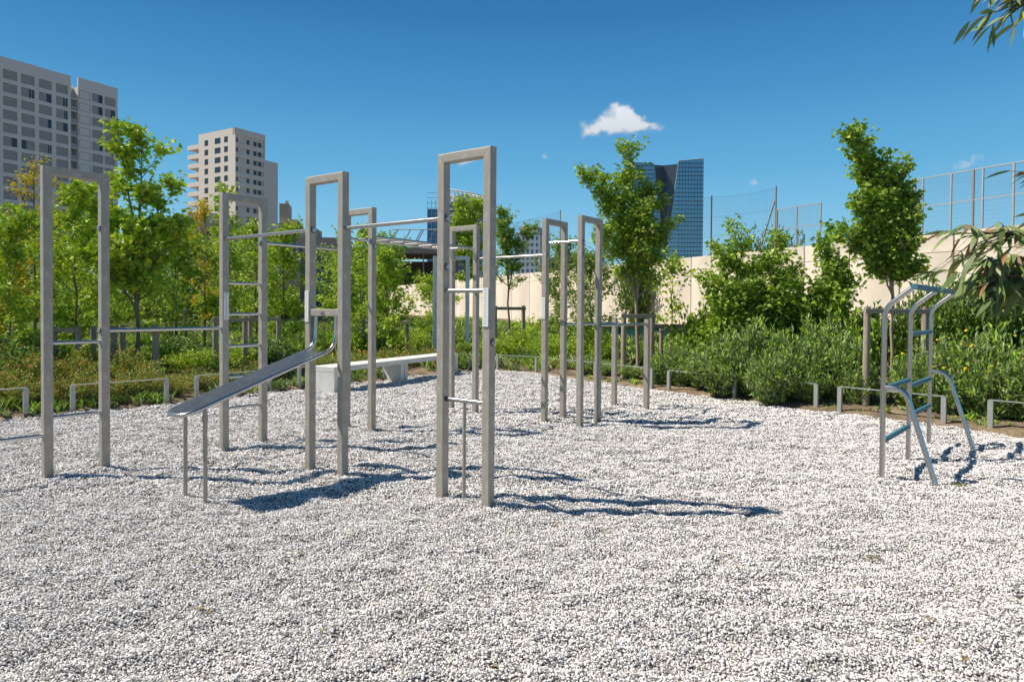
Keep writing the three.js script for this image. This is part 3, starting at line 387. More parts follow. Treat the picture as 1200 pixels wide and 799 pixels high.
{ // dark pavilion with a flat roof and slanting roof rail, beyond the wall
  const Z = 127, a = atZ(409, 288, Z), b = atZ(532, 290, Z), w = b.x - a.x, h = b.y, o = thing('dark_pavilion', 'dark brown open hall with a flat roof and slanted roof railing', 'building', [(a.x + b.x) / 2, 0, -Z - 8]);
  const br = std({ color: lin(.13, .08, .055), roughness: .9 }), rf = std({ color: lin(.26, .21, .18), roughness: .8 }), dk = br;
  part('roof', box(w, 1.1, 16, 0, h - .55, 0), rf, o); part('back_wall', box(w - 1, h - 1.1, .4, 0, (h - 1.12) / 2 - .5, -7.2), dk, o); part('side_wall', box(.4, h - 1.1, 14, -w / 2 + .6, (h - 1.12) / 2 - .5, 0), br, o); part('side_wall', box(.4, h - 1.1, 14, w / 2 - .6, (h - 1.12) / 2 - .5, 0), br, o);
  for (let k = 0; k < 5; k++) part('board', box(w - 1.6, .9, .12, 0, 1.5 + k * 1.9, -6.9), br, o);
  for (const x of [-.16, .2, .42]) part('column', rod([x * w, -.3, 6.6], [x * w, h - 1.1, 6.6], .13, 8), rf, o);
  const y = h; part('roof_rail', merge([rod([-w * .12, y + 3.6, 5], [w * .34, y + 3.6, 5], .1, 5), ...[-.14, -.02, .09, .11, .22].map((x) => rod([x * w - .3, y, 5], [x * w + 1.6, y + 3.6, 5], .1, 5))]), M.fence, o);
}
{ // grey painted wall with blue and turquoise graffiti, behind the young trees
  const Z = 36, a = atZ(352, 297, Z), b = atZ(455, 296, Z), w = b.x - a.x, h = (a.y + b.y) / 2, o = thing('graffiti_wall', 'grey concrete wall with blue and turquoise graffiti behind the young trees', 'wall', [(a.x + b.x) / 2, 0, -Z]);
  part('slab', new RoundedBoxGeometry(w, h + .3, .35, 2, .02).translate(0, (h - .3) / 2, 0), std({ color: lin(.24, .235, .23), roughness: .95, map: tex(128, (u, v) => grey(.75 + .3 * tfbm(u, v, 5, 4, 3)), true, .4) }), o);
  const c = document.createElement('canvas'); c.width = 512; c.height = 512; const x = c.getContext('2d'); x.clearRect(0, 0, 512, 512); x.lineCap = 'round'; const stroke = (col, wd, pts) => { x.strokeStyle = col; x.lineWidth = wd; x.beginPath(); x.moveTo(pts[0], pts[1]); for (let i = 2; i < pts.length; i += 4) x.quadraticCurveTo(pts[i], pts[i + 1], pts[i + 2], pts[i + 3]); x.stroke(); };
  stroke('#0f5f9e', 46, [120, 60, 60, 100, 110, 150]); stroke('#1a7fc0', 30, [110, 150, 180, 170, 150, 250]); stroke('#12527f', 24, [140, 260, 110, 330, 190, 340]); stroke('#1aa6b8', 16, [230, 200, 300, 150, 400, 120]); stroke('#17957f', 26, [200, 400, 280, 360, 360, 430]); stroke('#20b0a0', 14, [260, 450, 320, 430, 420, 470]); stroke('#0d4570', 12, [90, 40, 150, 60, 170, 110]);
  const t = new THREE.CanvasTexture(c); t.colorSpace = THREE.SRGBColorSpace; t.magFilter = THREE.LinearFilter; const pm = part('graffiti', new THREE.PlaneGeometry(h * .95, h * .95), std({ map: t, transparent: true, roughness: .8 }), o, 'blue and turquoise sprayed shapes'); pm.position.set(-w * .08, h * .5, .18);
}
{ // low barrier with brown cap and teal glazing in front of the wall
  const Z = 27, a = atZ(705, 379, Z), b = atZ(835, 379, Z), w = b.x - a.x, h = a.y, o = thing('glazed_barrier', 'low white barrier with teal glass strip under a brown cap rail', 'barrier', [(a.x + b.x) / 2, 0, -Z]);
  const wh = std({ color: lin(.68, .64, .58), roughness: .85 }); part('cap_rail', new RoundedBoxGeometry(w, .18, .32, 2, .02).translate(0, h - .09, 0), std({ color: lin(.24, .17, .12), roughness: .8 }), o); part('glass_strip', box(w - .1, .3, .03, 0, h - .332, 0), std({ color: lin(.12, .36, .33), roughness: .08 }), o, 'teal glass strip');
  const n = 6; for (let k = 0; k < n; k++) part('panel', new RoundedBoxGeometry(w / n - .03, h - .3, .1, 2, .01).translate(-w / 2 + (k + .5) * w / n, (h - .484) / 2 - .15 + .07, 0), wh, o); for (let k = 0; k <= n; k++) part('post', box(.06, h - .18, .12, -w / 2 + k * w / n, (h - .18) / 2 - .002, 0), M.boltDark, o);
}

// ------------------------------------------------------------------ plants
const V3 = THREE.Vector3;
const leafMat = (tr, rough = .55) => new THREE.MeshPhysicalMaterial({ color: 0xffffff, vertexColors: true, roughness: rough, transmission: tr, thickness: 0, side: THREE.DoubleSide, specularIntensity: .5 });
M.leaf = leafMat(.5, .62); M.leafDull = leafMat(.32, .75); M.flower = std({ color: lin(.75, .50, .01), roughness: .7 });
class Leaves { // flat-shaded folded leaves, each with its own colour
  constructor() { this.p = []; this.c = []; this.i = []; }
  add(b, ax, nr, len, wid, col, fold = .25) {
    const sx = ax.y * nr.z - ax.z * nr.y, sy = ax.z * nr.x - ax.x * nr.z, sz = ax.x * nr.y - ax.y * nr.x, l = Math.hypot(sx, sy, sz) || 1, h = wid / 2 / l, k = this.p.length / 3, f = wid * fold;
    const mx = b.x + ax.x * len * .45, my = b.y + ax.y * len * .45, mz = b.z + ax.z * len * .45;
    this.p.push(b.x, b.y, b.z, mx + sx * h + nr.x * f, my + sy * h + nr.y * f, mz + sz * h + nr.z * f, b.x + ax.x * len, b.y + ax.y * len - len * .12, b.z + ax.z * len, mx - sx * h + nr.x * f, my - sy * h + nr.y * f, mz - sz * h + nr.z * f);
    for (let q = 0; q < 4; q++) this.c.push(col[0], col[1], col[2]); this.i.push(k, k + 1, k + 2, k, k + 2, k + 3);
  }
  geo() { const g = new THREE.BufferGeometry(); g.setAttribute('position', new THREE.Float32BufferAttribute(this.p, 3)); g.setAttribute('color', new THREE.Float32BufferAttribute(this.c, 3)); g.setIndex(this.i); return g; }
}
class Wood { // tapered tubes with few sides
  constructor() { this.p = []; this.i = []; }
  limb(pts, r0, r1, n = 5) {
    const k0 = this.p.length / 3, m = pts.length; for (let j = 0; j < m; j++) { const a = pts[Math.max(j - 1, 0)], b = pts[Math.min(j + 1, m - 1)], d = b.clone().sub(a).normalize(), u = new V3(1, 0, 0).cross(d); if (u.lengthSq() < .01) u.set(0, 0, 1).cross(d); u.normalize(); const v = d.clone().cross(u), r = lerp(r0, r1, j / (m - 1)); for (let q = 0; q < n; q++) { const t = q / n * 6.2832; this.p.push(pts[j].x + (u.x * Math.cos(t) + v.x * Math.sin(t)) * r, pts[j].y + (u.y * Math.cos(t) + v.y * Math.sin(t)) * r, pts[j].z + (u.z * Math.cos(t) + v.z * Math.sin(t)) * r); } }
    for (let j = 0; j < m - 1; j++) for (let q = 0; q < n; q++) { const a = k0 + j * n + q, b = k0 + j * n + (q + 1) % n; this.i.push(a, b, a + n, b, b + n, a + n); }
  }
  geo() { const g = new THREE.BufferGeometry(); g.setAttribute('position', new THREE.Float32BufferAttribute(this.p, 3)); g.setIndex(this.i); g.computeVertexNormals(); return g; }
}
const PAL = {
  lime: [[.28, .36, .026], [.22, .31, .024], [.35, .41, .03], [.17, .26, .022]], maple: [[.15, .24, .024], [.20, .29, .028], [.11, .185, .02], [.25, .33, .03]], oak: [[.12, .19, .03], [.17, .24, .034], [.22, .28, .038]],
  yellow: [[.46, .34, .018], [.36, .31, .022], [.22, .27, .022], [.5, .33, .015]], sage: [[.135, .195, .06], [.18, .24, .08], [.085, .13, .04], [.24, .29, .12]], dark: [[.055, .105, .015], [.085, .15, .018], [.15, .225, .022]], nandina: [[.16, .23, .03], [.20, .27, .035], [.12, .185, .026], [.18, .25, .03], [.24, .30, .04], [.38, .17, .045], [.30, .23, .045]], euc: [[.11, .155, .055], [.15, .19, .075], [.17, .18, .05], [.17, .10, .05], [.08, .115, .04], [.12, .17, .05], [.10, .14, .05]], grass: [[.16, .20, .06], [.12, .17, .05], [.22, .22, .09]],
};
const tint = (R, pal, v = .3) => { const c = pal[(R() * pal.length) | 0], f = 1.7 * (1 - v / 2 + v * R()); return [c[0] * f, c[1] * f, c[2] * f]; };
function spray(R, lv, p, dir, n, o) { // a twig's worth of leaves around a point
  for (let k = 0; k < n; k++) {
    const q = new V3(p.x + (R() - .5) * o.sc, p.y + (R() - .5) * o.sc, p.z + (R() - .5) * o.sc), ax = new V3(dir.x * .6 + (R() - .5) * 1.6, dir.y * .3 + (R() - .65) * 1.0 + (o.up || 0), dir.z * .6 + (R() - .5) * 1.6).normalize(), nr = new V3((R() - .5) * 2.2, .45 + R() * .6, (R() - .5) * 2.2); nr.addScaledVector(ax, -nr.dot(ax)).normalize();
    const l = o.len * (.65 + .6 * R()); lv.add(q, ax, nr, l, l * o.wid, tint(R, o.pal), .12 + .2 * R());
  }
}
// a tree: trunk, leaders (each [dx, dz, top height share, start share, spread]), limbs, twigs and leaves in clumps towards the limb ends
function treeGeo(seed, o) {
  const R = rng(seed), lv = new Leaves(), wd = new Wood(), H = o.h, lean = o.lean || [0, 0], n = 9, r0 = o.r || H * .009;
  const prof = o.prof || ((c) => Math.pow(Math.sin(Math.PI * Math.pow(c, .75)), .7) * .95 + .05);
  const axis = (from, to, wob) => { const pts = []; for (let j = 0; j <= n; j++) { const t = j / n, p = from.clone().lerp(to, t); const b = Math.sin(Math.PI * t) * wob; p.x += (R() - .5) * b * .6 - (to.x - from.x) * .22 * Math.sin(Math.PI * t); p.z += (R() - .5) * b * .6 - (to.z - from.z) * .22 * Math.sin(Math.PI * t); pts.push(p); } return pts; };
  function dress(pts, c0, rad, limbs, ra) {
    const at = (t) => { const f = clamp(t, 0, .999) * n, i = Math.floor(f); return pts[i].clone().lerp(pts[i + 1], f - i); };
    for (let k = 0; k < limbs; k++) {
      const c = (k + R() * .8) / limbs, base = at(lerp(c0, .97, c)), az = k * 2.4 + R() * 1.2, len = rad * prof(c) * (.45 + .85 * R()), upA = lerp(o.el0 ?? .35, o.el1 ?? 1.15, c) + (R() - .5) * .35;
      let d = new V3(Math.cos(az) * Math.cos(upA), Math.sin(upA), Math.sin(az) * Math.cos(upA)); const q = [base.clone()], steps = 5; let p = base.clone(); for (let j = 1; j <= steps; j++) { d.y += .06; d.x += (R() - .5) * .3; d.z += (R() - .5) * .3; d.normalize(); p = p.clone().addScaledVector(d, len / Math.cos(Math.min(upA, 1.1)) / steps * (upA > .9 ? .62 : .8)); q.push(p); }
      wd.limb(q, Math.max(.006, ra * .42 * (1 - c * .6)), .003, 4);
      for (let w = 0; w < o.twigs * 5; w++) {
        const f = steps * (1 - .8 * Math.pow(R(), 1.25)), i = Math.min(steps - 1, Math.floor(f)), b = q[i].clone().lerp(q[i + 1], f - i), ta = R() * 6.28, td = new V3(Math.cos(ta), .3 + .5 * R(), Math.sin(ta)).addScaledVector(d, .7).normalize(), tl = (o.twig || .28) * (.35 + .9 * R()), e = b.clone().addScaledVector(td, tl);
        wd.limb([b, e], .0033, .0018, 3); for (let z = 0; z < 3; z++) spray(R, lv, b.clone().lerp(e, .45 + .28 * z), td, Math.round(o.per / 3 * (.5 + R())), o);
      }
    }
    for (let z = 0; z < 4; z++) spray(R, lv, at(.92 + .025 * z), new V3(0, 1, 0), o.per, o);
  }
  const trunk = axis(new V3(0, 0, 0), new V3(lean[0], H * .97, lean[1]), .12); wd.limb(trunk, r0, .007, 7); dress(trunk, o.clear, o.rad, o.limbs, r0);
  for (const [dx, dz, top, start, sp, cnt] of o.leaders || []) { const f = start * n, i = Math.floor(f), b = trunk[i].clone().lerp(trunk[i + 1], f - i), a = axis(b, new V3(dx, H * top, dz), .1); wd.limb(a, r0 * .6, .005, 5); dress(a, .25, sp, cnt || Math.round(o.limbs * .5), r0 * .6); }
  return [wd.geo(), lv.geo()];
}
function plantTree(name, label, seed, px, Z, pyTop, o, group) { // trunk foot at column px and distance Z, top at pixel row pyTop
  const b = atZ(px, 400, Z), y0 = soilY(b.x, Z), h = atZ(px, pyTop, Z).y - y0, t = thing(name, label, 'tree', [b.x, y0 - .03, -Z], 0, group), [w, l] = treeGeo(seed, { ...o, h });
  part('trunk', w, o.bark || M.bark, t); part('crown', l, o.mat || M.leaf, t); return t;
}
// a shrub: stems fanning out of the ground, leaves along their upper part (unit shrub: radius 1, height 1)
function shrubGeo(seed, o) {
  const R = rng(seed), lv = new Leaves(), wd = new Wood();
  for (let k = 0; k < o.stems; k++) {
    const az = R() * 6.28, rr = Math.sqrt(R()), top = (1 - .5 * rr * rr) * (.65 + .4 * R()), e = new V3(Math.cos(az) * rr, top, Math.sin(az) * rr), b = new V3(Math.cos(az) * rr * .25, -.05, Math.sin(az) * rr * .25), m = b.clone().lerp(e, .5).add(new V3((R() - .5) * .12, .08, (R() - .5) * .12)), pts = [b, m, e];
    wd.limb(pts, .012, .004, 3); const d = e.clone().sub(m).normalize();
    for (let q = 0; q < o.per; q++) {
      const u = Math.pow(R(), .8), p = u < .5 ? b.clone().lerp(m, u * 2) : m.clone().lerp(e, u * 2 - 1); p.x += (R() - .5) * o.sc; p.z += (R() - .5) * o.sc; p.y += (R() - .5) * o.sc * .7; if (p.y < .0) p.y = .02 + .05 * R();
      const ax = new V3(d.x * .5 + (R() - .5) * 1.5, .25 + (R() - .35) * 1.1 * (o.up || 1), d.z * .5 + (R() - .5) * 1.5).normalize(), nr = new V3((R() - .5), .8, (R() - .5)); nr.addScaledVector(ax, -nr.dot(ax)).normalize(); const l = o.len * (.6 + .7 * R()); lv.add(p, ax, nr, l, l * o.wid, tint(R, o.pal, .4), .2);
    }
  }
  return [wd.geo(), lv.geo()];
}
const shrubProto = {};
function shrub(kind, name, label, px, Z, pyTop, rad, turn, group) {
  const v = kind + ((turn * 7) | 0) % 3, S0 = { sage: { stems: 75, per: 52, sc: .26, len: .135, wid: .40, pal: [...PAL.sage, ...PAL.maple.slice(0, 2)], up: .9, mat: M.leafDull }, broad: { stems: 85, per: 60, sc: .24, len: .105, wid: .72, pal: PAL.maple, mat: M.leaf }, dark: { stems: 95, per: 65, sc: .26, len: .085, wid: .6, pal: PAL.dark, mat: M.leaf }, nandina: { stems: 60, per: 40, sc: .17, len: .095, wid: .42, pal: PAL.nandina, mat: M.leaf }, lime: { stems: 70, per: 48, sc: .24, len: .08, wid: .75, pal: PAL.lime, mat: M.leaf } }[kind];
  const b = atZ(px, 400, Z), y0 = soilY(b.x, Z), h = atZ(px, pyTop, Z).y - y0;
  if (!shrubProto[v]) shrubProto[v] = shrubGeo(1000 + Object.keys(shrubProto).length * 17, S0);
  const [w, l] = shrubProto[v], t = thing(name, label, 'shrub', [b.x, y0, -Z], turn, group), s1 = part('stems', w, M.bark, t), s2 = part('foliage', l, S0.mat, t); t.scale.set(rad, Math.max(h, .2), rad); return t;
}
function flowers(t, seed, n) { // small yellow flower heads scattered over a shrub
  const R = rng(seed), gs = []; for (let k = 0; k < n; k++) { const a = R() * 6.28, r = Math.sqrt(R()) * .85, y = (1 - .45 * r * r) * (.82 + .22 * R()); gs.push(new THREE.SphereGeometry(1, 6, 4).scale(.022 / t.scale.x, .016 / t.scale.y, .022 / t.scale.z).translate(Math.cos(a) * r, y, Math.sin(a) * r)); } part('flower_heads', merge(gs), M.flower, t, 'small yellow flower heads'); return t;
}
// --- trees on the left
const O = { lime: { limbs: 24, twigs: 3, per: 9, len: .1, wid: .8, sc: .17, pal: PAL.lime, clear: .24, rad: .95, twig: .3 }, maple: { limbs: 26, twigs: 3, per: 10, len: .09, wid: .82, sc: .16, pal: PAL.maple, clear: .3, rad: .8, twig: .28 }, oak: { limbs: 28, twigs: 4, per: 10, len: .085, wid: .58, sc: .15, pal: PAL.oak, clear: .3, rad: 1.0, twig: .3 }, yellow: { limbs: 18, twigs: 3, per: 8, len: .08, wid: .65, sc: .18, pal: PAL.yellow, clear: .25, rad: .8, twig: .28 } };
plantTree('lime_tree', 'young bright green tree with a tall open crown beside the empty frame', 11, 160, 13.7, 156, { ...O.lime, limbs: 13, rad: .8, per: 6, clear: .3, len: .125, sc: .15, twigs: 3, lean: [.12, 0], prof: (c) => c < .4 ? 1 : Math.max(.3, 1 - 1.1 * (c - .4)), el0: .35, el1: 1.1, r: .05, leaders: [[-.38, .1, 1.0, .42, .34, 9], [-1.3, .1, .77, .34, .45, 8], [.95, -.1, .62, .3, .5, 8], [-.7, -.5, .55, .28, .5, 8], [.4, .5, .6, .3, .45, 7], [-.9, .4, .5, .25, .5, 7], [.55, -.5, .8, .4, .3, 6]] });
const farLeft = 'young trees in the left planting bed';
for (const [k, px, Z, py, o, lab] of [
  [1, 12, 13.2, 262, { ...O.lime, rad: 1.2, clear: .12 }, 'leafy bright green tree at the end of the left bed, low crown'], [2, 40, 16.5, 190, { ...O.yellow, rad: 1.1, per: 6, limbs: 14 }, 'sparse yellow-leaved tree in front of the housing block'], [3, 88, 15.2, 232, { ...O.lime, rad: 1.15, clear: .12, limbs: 24 }, 'bushy bright green tree seen through the nearest frame'], [4, 118, 19, 262, { ...O.lime, rad: 1.5, clear: .1 }, 'broad low green tree behind the staked tree'],
  [5, 205, 17.2, 275, { ...O.maple, rad: 1.35, clear: .12 }, 'deep green bushy tree beside the staked tree'], [6, 240, 18.8, 242, { ...O.yellow, rad: 1.1, per: 8 }, 'yellow and green tree below the balcony tower'], [7, 262, 17.5, 218, { ...O.lime, rad: .62, limbs: 14, per: 6, clear: .15 }, 'slender sparse tree with a high leafy tip behind the ladder frame'], [8, 300, 21, 262, { ...O.lime, rad: 1.1, per: 6, clear: .12 }, 'airy light green tree behind the ladder frame'],
  [9, 332, 19.5, 274, { ...O.lime, rad: 1.15, limbs: 26, clear: .1 }, 'full light green tree left of the graffiti'], [10, 404, 23, 300, { ...O.lime, rad: .6, limbs: 10, per: 6, clear: .12 }, 'thin green tree in front of the graffiti'], [11, 425, 22, 268, { ...O.lime, rad: 1.0, limbs: 16, per: 7, clear: .14 }, 'green tree between the graffiti and the pavilion'], [12, 452, 18.5, 298, { ...O.lime, rad: .75, limbs: 20, clear: .14, per: 8 }, 'leafy green tree behind the bench'],
  [13, 506, 24, 330, { ...O.lime, rad: 1.0, limbs: 14, clear: .12 }, 'small green tree at the far end of the bench'], [14, 60, 24, 255, { ...O.lime, rad: 1.9, clear: .08, limbs: 24 }, 'wide green tree far back in the left bed'], [15, 180, 26, 285, { ...O.lime, rad: 2.0, clear: .08, limbs: 22 }, 'wide pale green tree far behind the staked tree'], [16, 275, 27, 300, { ...O.maple, rad: 2.0, clear: .08, limbs: 22 }, 'wide green tree far behind the ladder frame'], [17, -40, 15, 240, { ...O.lime, rad: 1.5, clear: .1 }, 'green tree past the end of the left knee rail']])
  plantTree('lime_tree', lab, 100 + k, px, Z, py, o, farLeft);
plantTree('lime_tree', 'golden-leaved small tree beside the housing block, low in the left bed', 131, 8, 15.5, 285, { ...O.yellow, rad: .9, per: 9, clear: .2 }, farLeft);
const ORD = ['tenth', 'ninth', 'eighth', 'seventh', 'sixth', 'fifth', 'fourth', 'third', '', 'second', 'first', ''];
for (let k = 0; k < 12; k++) if (k !== 8 && k !== 11) plantTree('backdrop_tree', `far green tree closing off the left planting bed, ${ORD[k]} counting from the pavilion`, 300 + k, -30 + k * 48, 31 + (k % 3) * 4, 296 + (k * 7) % 17, { ...O.lime, rad: 2.1, clear: .05, limbs: 20, twigs: 4, per: 11, len: .15, sc: .36, twig: .5, pal: k % 3 ? PAL.maple : PAL.lime }, 'far trees behind the left bed');
// --- trees in the middle and on the right
plantTree('lime_tree', 'tall slim tree seen inside the nearest tall frame', 31, 548, 25, 228, { ...O.lime, rad: .9, limbs: 16, clear: .4, lean: [-.3, 0], leaders: [[.35, 0, .95, .4, .6, 12], [-.5, .2, .8, .4, .6, 9]] });
plantTree('oak_tree', 'slim tree with a bent leafy top right of the nearest frame', 32, 597, 23, 240, { ...O.oak, pal: [...PAL.maple, ...PAL.oak], rad: .95, clear: .42, lean: [-.25, 0], limbs: 16, prof: (c) => Math.max(.25, 1 - .75 * c), leaders: [[.85, 0, .86, .4, .4, 8], [-.3, .2, .84, .45, .45, 8]] });
plantTree('oak_tree', 'dark leafy tree behind the twin pull-up frames', 33, 658, 20, 292, { ...O.oak, rad: 1.2, clear: .15, limbs: 24 });
plantTree('oak_tree', 'tallest feathery tree, between two stakes in front of the glass tower', 35, 748, 14.8, 172, { ...O.oak, rad: .75, clear: .36, limbs: 18, twigs: 3, per: 12, len: .095, lean: [-.3, 0], el0: .6, el1: 1.2, prof: (c) => c < .5 ? 1 - .3 * c : Math.max(.25, .85 - .9 * (c - .5)), bark: M.barkPale, pal: [...PAL.oak, ...PAL.maple, ...PAL.lime], leaders: [[-1.3, .1, .87, .34, .42, 11], [.25, -.2, .82, .42, .4, 9], [-.8, -.3, .86, .38, .4, 10], [.55, .2, .62, .34, .5, 9], [-1.0, .3, .6, .32, .5, 9], [.1, .4, .7, .36, .45, 8]] });
plantTree('oak_tree', 'dense tree low behind the parallel bars', 36, 692, 17.5, 305, { ...O.oak, rad: 1.1, clear: .18, limbs: 22 });
plantTree('lime_sapling', 'spindly sapling with few leaves in front of the cream wall', 37, 787, 16.5, 300, { ...O.lime, rad: .7, limbs: 11, twigs: 2, per: 5, clear: .3, twig: .2 });
plantTree('maple_tree', 'dense dark green maple between two round stakes by the dip station', 38, 1046, 10.9, 195, { ...O.maple, rad: .55, limbs: 18, twigs: 3, per: 8, clear: .5, len: .088, sc: .13, twig: .24, lean: [-.05, 0], prof: (c) => c < .6 ? 1 - .2 * c : Math.max(.35, .88 - 1.1 * (c - .6)), r: .03, bark: M.barkPale, leaders: [[-.78, 0, 1.15, .48, .26, 16], [-.75, .2, .84, .46, .36, 11], [.24, -.1, .88, .52, .32, 10], [-.4, -.3, 1.0, .5, .36, 12], [-.5, .1, .7, .46, .4, 9], [.15, .2, .72, .5, .36, 8], [-.95, -.1, .72, .46, .3, 8]] });
for (const [k, px, Z, py, rad, lab] of [[1, 862, 13.6, 283, .75, 'tall broad-leaved shrub with an arching top before the wall'], [2, 905, 13.4, 292, .85, 'tall bushy broad-leaved shrub before the wall'], [3, 968, 13.0, 292, .7, 'tall open shrub left of the staked maple']])
  plantTree('field_maple', lab, 60 + k, px, Z, py, { ...O.maple, rad, limbs: 12, twigs: 3, per: 8, clear: .08, el0: .55, el1: 1.2, prof: (c) => 1 - .45 * c, leaders: [[-.35 + .3 * (k - 1), .1, .93, .06, .4, 8], [.45, -.1, .8, .05, .4, 7], [-.65, .1, .72, .05, .4, 7], [.1, .3, .6, .05, .45, 7]], pal: k === 1 ? [...PAL.maple, ...PAL.lime] : PAL.maple }, 'tall shrubs before the cream wall');
// --- shrubs along the right rail
const sg = 'grey-green shrubs along the right rail', bg = 'broad-leaved shrubs behind the right rail';
const ordi = ['first', 'second', 'third', 'fourth', 'fifth', 'sixth', 'seventh', 'eighth', 'ninth', 'tenth', 'eleventh', 'twelfth', 'thirteenth', 'fourteenth', 'fifteenth', 'sixteenth', 'seventeenth', 'eighteenth', 'nineteenth', 'twentieth', 'twenty-first', 'twenty-second', 'twenty-third', 'twenty-fourth'];
[[690, 15.4, 415, .42], [715, 14.9, 424, .35], [740, 14.3, 428, .32], [775, 13.5, 414, .4], [800, 13.25, 398, .55], [826, 12.75, 404, .55], [850, 12.15, 392, .62], [880, 12.1, 374, .7], [905, 11.25, 408, .5], [925, 11.35, 388, .6], [948, 10.95, 418, .4], [970, 11.4, 372, .65], [992, 11.0, 398, .5], [1008, 10.75, 425, .35], [1068, 10.5, 418, .42], [1092, 10.0, 398, .55], [1115, 9.7, 420, .42], [1140, 9.75, 384, .62], [1165, 9.3, 410, .5], [1190, 9.4, 384, .62], [1222, 9.0, 395, .6], [1262, 8.9, 380, .8]].forEach(([px, Z, py, r], i) => { const t = shrub('sage', 'sage_shrub', `grey-green narrow-leaved shrub, ${ordi[i]} along the right knee rails counting from the parallel bars`, px, Z - (i > 5 && i < 9 ? .26 : i > 8 && i < 13 ? .02 : .1), py, r, i * 1.37, sg); if (i > 13 && i < 21) flowers(t, 60 + i, 9); });
[[835, 14.3, 350, .9], [880, 14.0, 335, .95], [925, 13.7, 335, .95], [985, 12.6, 350, .8], [1015, 12.9, 362, .7]].forEach(([px, Z, py, r], i) => shrub('broad', 'broad_leaved_shrub', `broad-leaved green shrub before the cream wall, ${ordi[i]} counting towards the staked maple`, px, Z, py, r, i * 1.9 + .4, bg));
[[1075, 12.6, 352, .85], [1110, 12.2, 345, .95], [1150, 11.9, 330, 1.0], [1190, 11.6, 322, 1.1], [1235, 11.4, 320, 1.2], [1095, 14.0, 322, .9], [1165, 13.6, 318, 1.2]].forEach(([px, Z, py, r], i) => shrub('dark', 'evergreen_shrub', `dense dark evergreen shrub behind the dip station, ${ordi[i]} counting away from the staked maple`, px, Z, py, r, i * 2.1 + .3, 'dark evergreen shrubs behind the dip station'));
[[660, 18, 385, .8], [700, 17.2, 380, .7], [640, 19, 395, .7], [585, 19, 392, .7], [550, 18.6, 398, .6], [615, 21, 380, .9]].forEach(([px, Z, py, r], i) => shrub('lime', 'green_shrub', `light green shrub at the far corner behind the rails, ${ordi[i]} counting from the parallel bars`, px, Z, py, r, i * 1.7, 'light green shrubs at the far corner'));
// --- low shrubs along the left rail
const ng = 'red-tipped shrubs along the left rail';
[[8, 9.75, 432, .5], [32, 9.7, 446, .4], [60, 9.95, 440, .42], [100, 10.15, 430, .48], [135, 10.55, 438, .45], [165, 10.95, 428, .48], [200, 11.2, 438, .42], [225, 11.8, 428, .48], [262, 12.5, 430, .5], [295, 12.9, 420, .5], [340, 13.8, 418, .5], [150, 12.2, 405, .6], [118, 13.0, 400, .65], [85, 11.8, 408, .65], [20, 11.4, 402, .7]].forEach(([px, Z, py, r], i) => shrub('nandina', 'red_tipped_shrub', i < 11 ? `low shrub with reddish tips along the left knee rails, ${ordi[i]} counting towards the bench` : `reddish-tipped shrub in the row behind the left rails, ${ordi[i - 11]} counting from the bench`, px, Z, py, r, i * 1.31, ng));
[[385, 14.6, 412, .55], [420, 15.4, 408, .6], [455, 16.2, 404, .6], [490, 17.0, 402, .6], [525, 17.5, 400, .55]].forEach(([px, Z, py, r], i) => flowers(shrub('nandina', 'bench_shrub', `low mixed shrub behind the concrete bench, ${ordi[i]} counting towards the far corner`, px, Z, py, r, i * 1.6 + .2, 'shrubs behind the bench'), 90 + i, 5));
[[235, 14.6, 405, .8], [205, 16, 395, .8], [270, 15.5, 400, .7], [175, 15, 405, .6], [60, 14, 385, .9], [15, 13, 390, .9], [310, 16.5, 392, .8], [345, 17.5, 388, .8], [400, 19, 380, .8], [440, 20, 378, .8], [480, 20, 380, .8]].sort((a, b) => a[0] - b[0]).forEach(([px, Z, py, r], i) => shrub(i % 3 === 0 ? 'sage' : 'lime', 'meadow_shrub', `light green shrub among the staked trees of the left bed, ${ordi[i]} counting towards the bench`, px, Z, py, r, i * 1.45 + .5, 'light shrubs among the staked trees'));
[...Array(9).keys()].forEach((k) => shrub(k % 2 ? 'lime' : 'broad', 'far_shrub', `big far shrub closing the gap behind the left bed, ${ordi[k]} counting towards the graffiti`, -20 + k * 46, 42 + (k % 3) * 3, 330 + (k * 5) % 11, 2.6, k * 1.9, 'big far shrubs behind the left bed'));
[[470, 36], [505, 33], [545, 37], [580, 34], [620, 31], [650, 34], [690, 30]].forEach(([px, Z], k) => shrub(k % 2 ? 'broad' : 'lime', 'wall_foot_shrub', `green shrub at the far foot of the cream wall, ${ordi[k]} counting from the pavilion`, px, Z, 366 + (k * 7) % 12, 1.7, k * 1.3 + .4, 'green shrubs at the foot of the wall'));
// --- evergreen bushes standing behind the wall top
[[752, 52, 286, 2.2], [872, 46, 268, 1.8], [898, 45, 270, 1.8], [925, 44, 268, 1.9]].forEach(([px, Z, py, r], i) => shrub('dark', 'hilltop_bush', ['bush behind the wall top at the foot of the glass tower', 'bush behind the wall top beside the net brace', 'bush behind the wall top under the first fence panel', 'bush behind the wall top next to the maple crown'][i], px, Z, py, r, i * 1.7, 'bushes behind the wall top'));

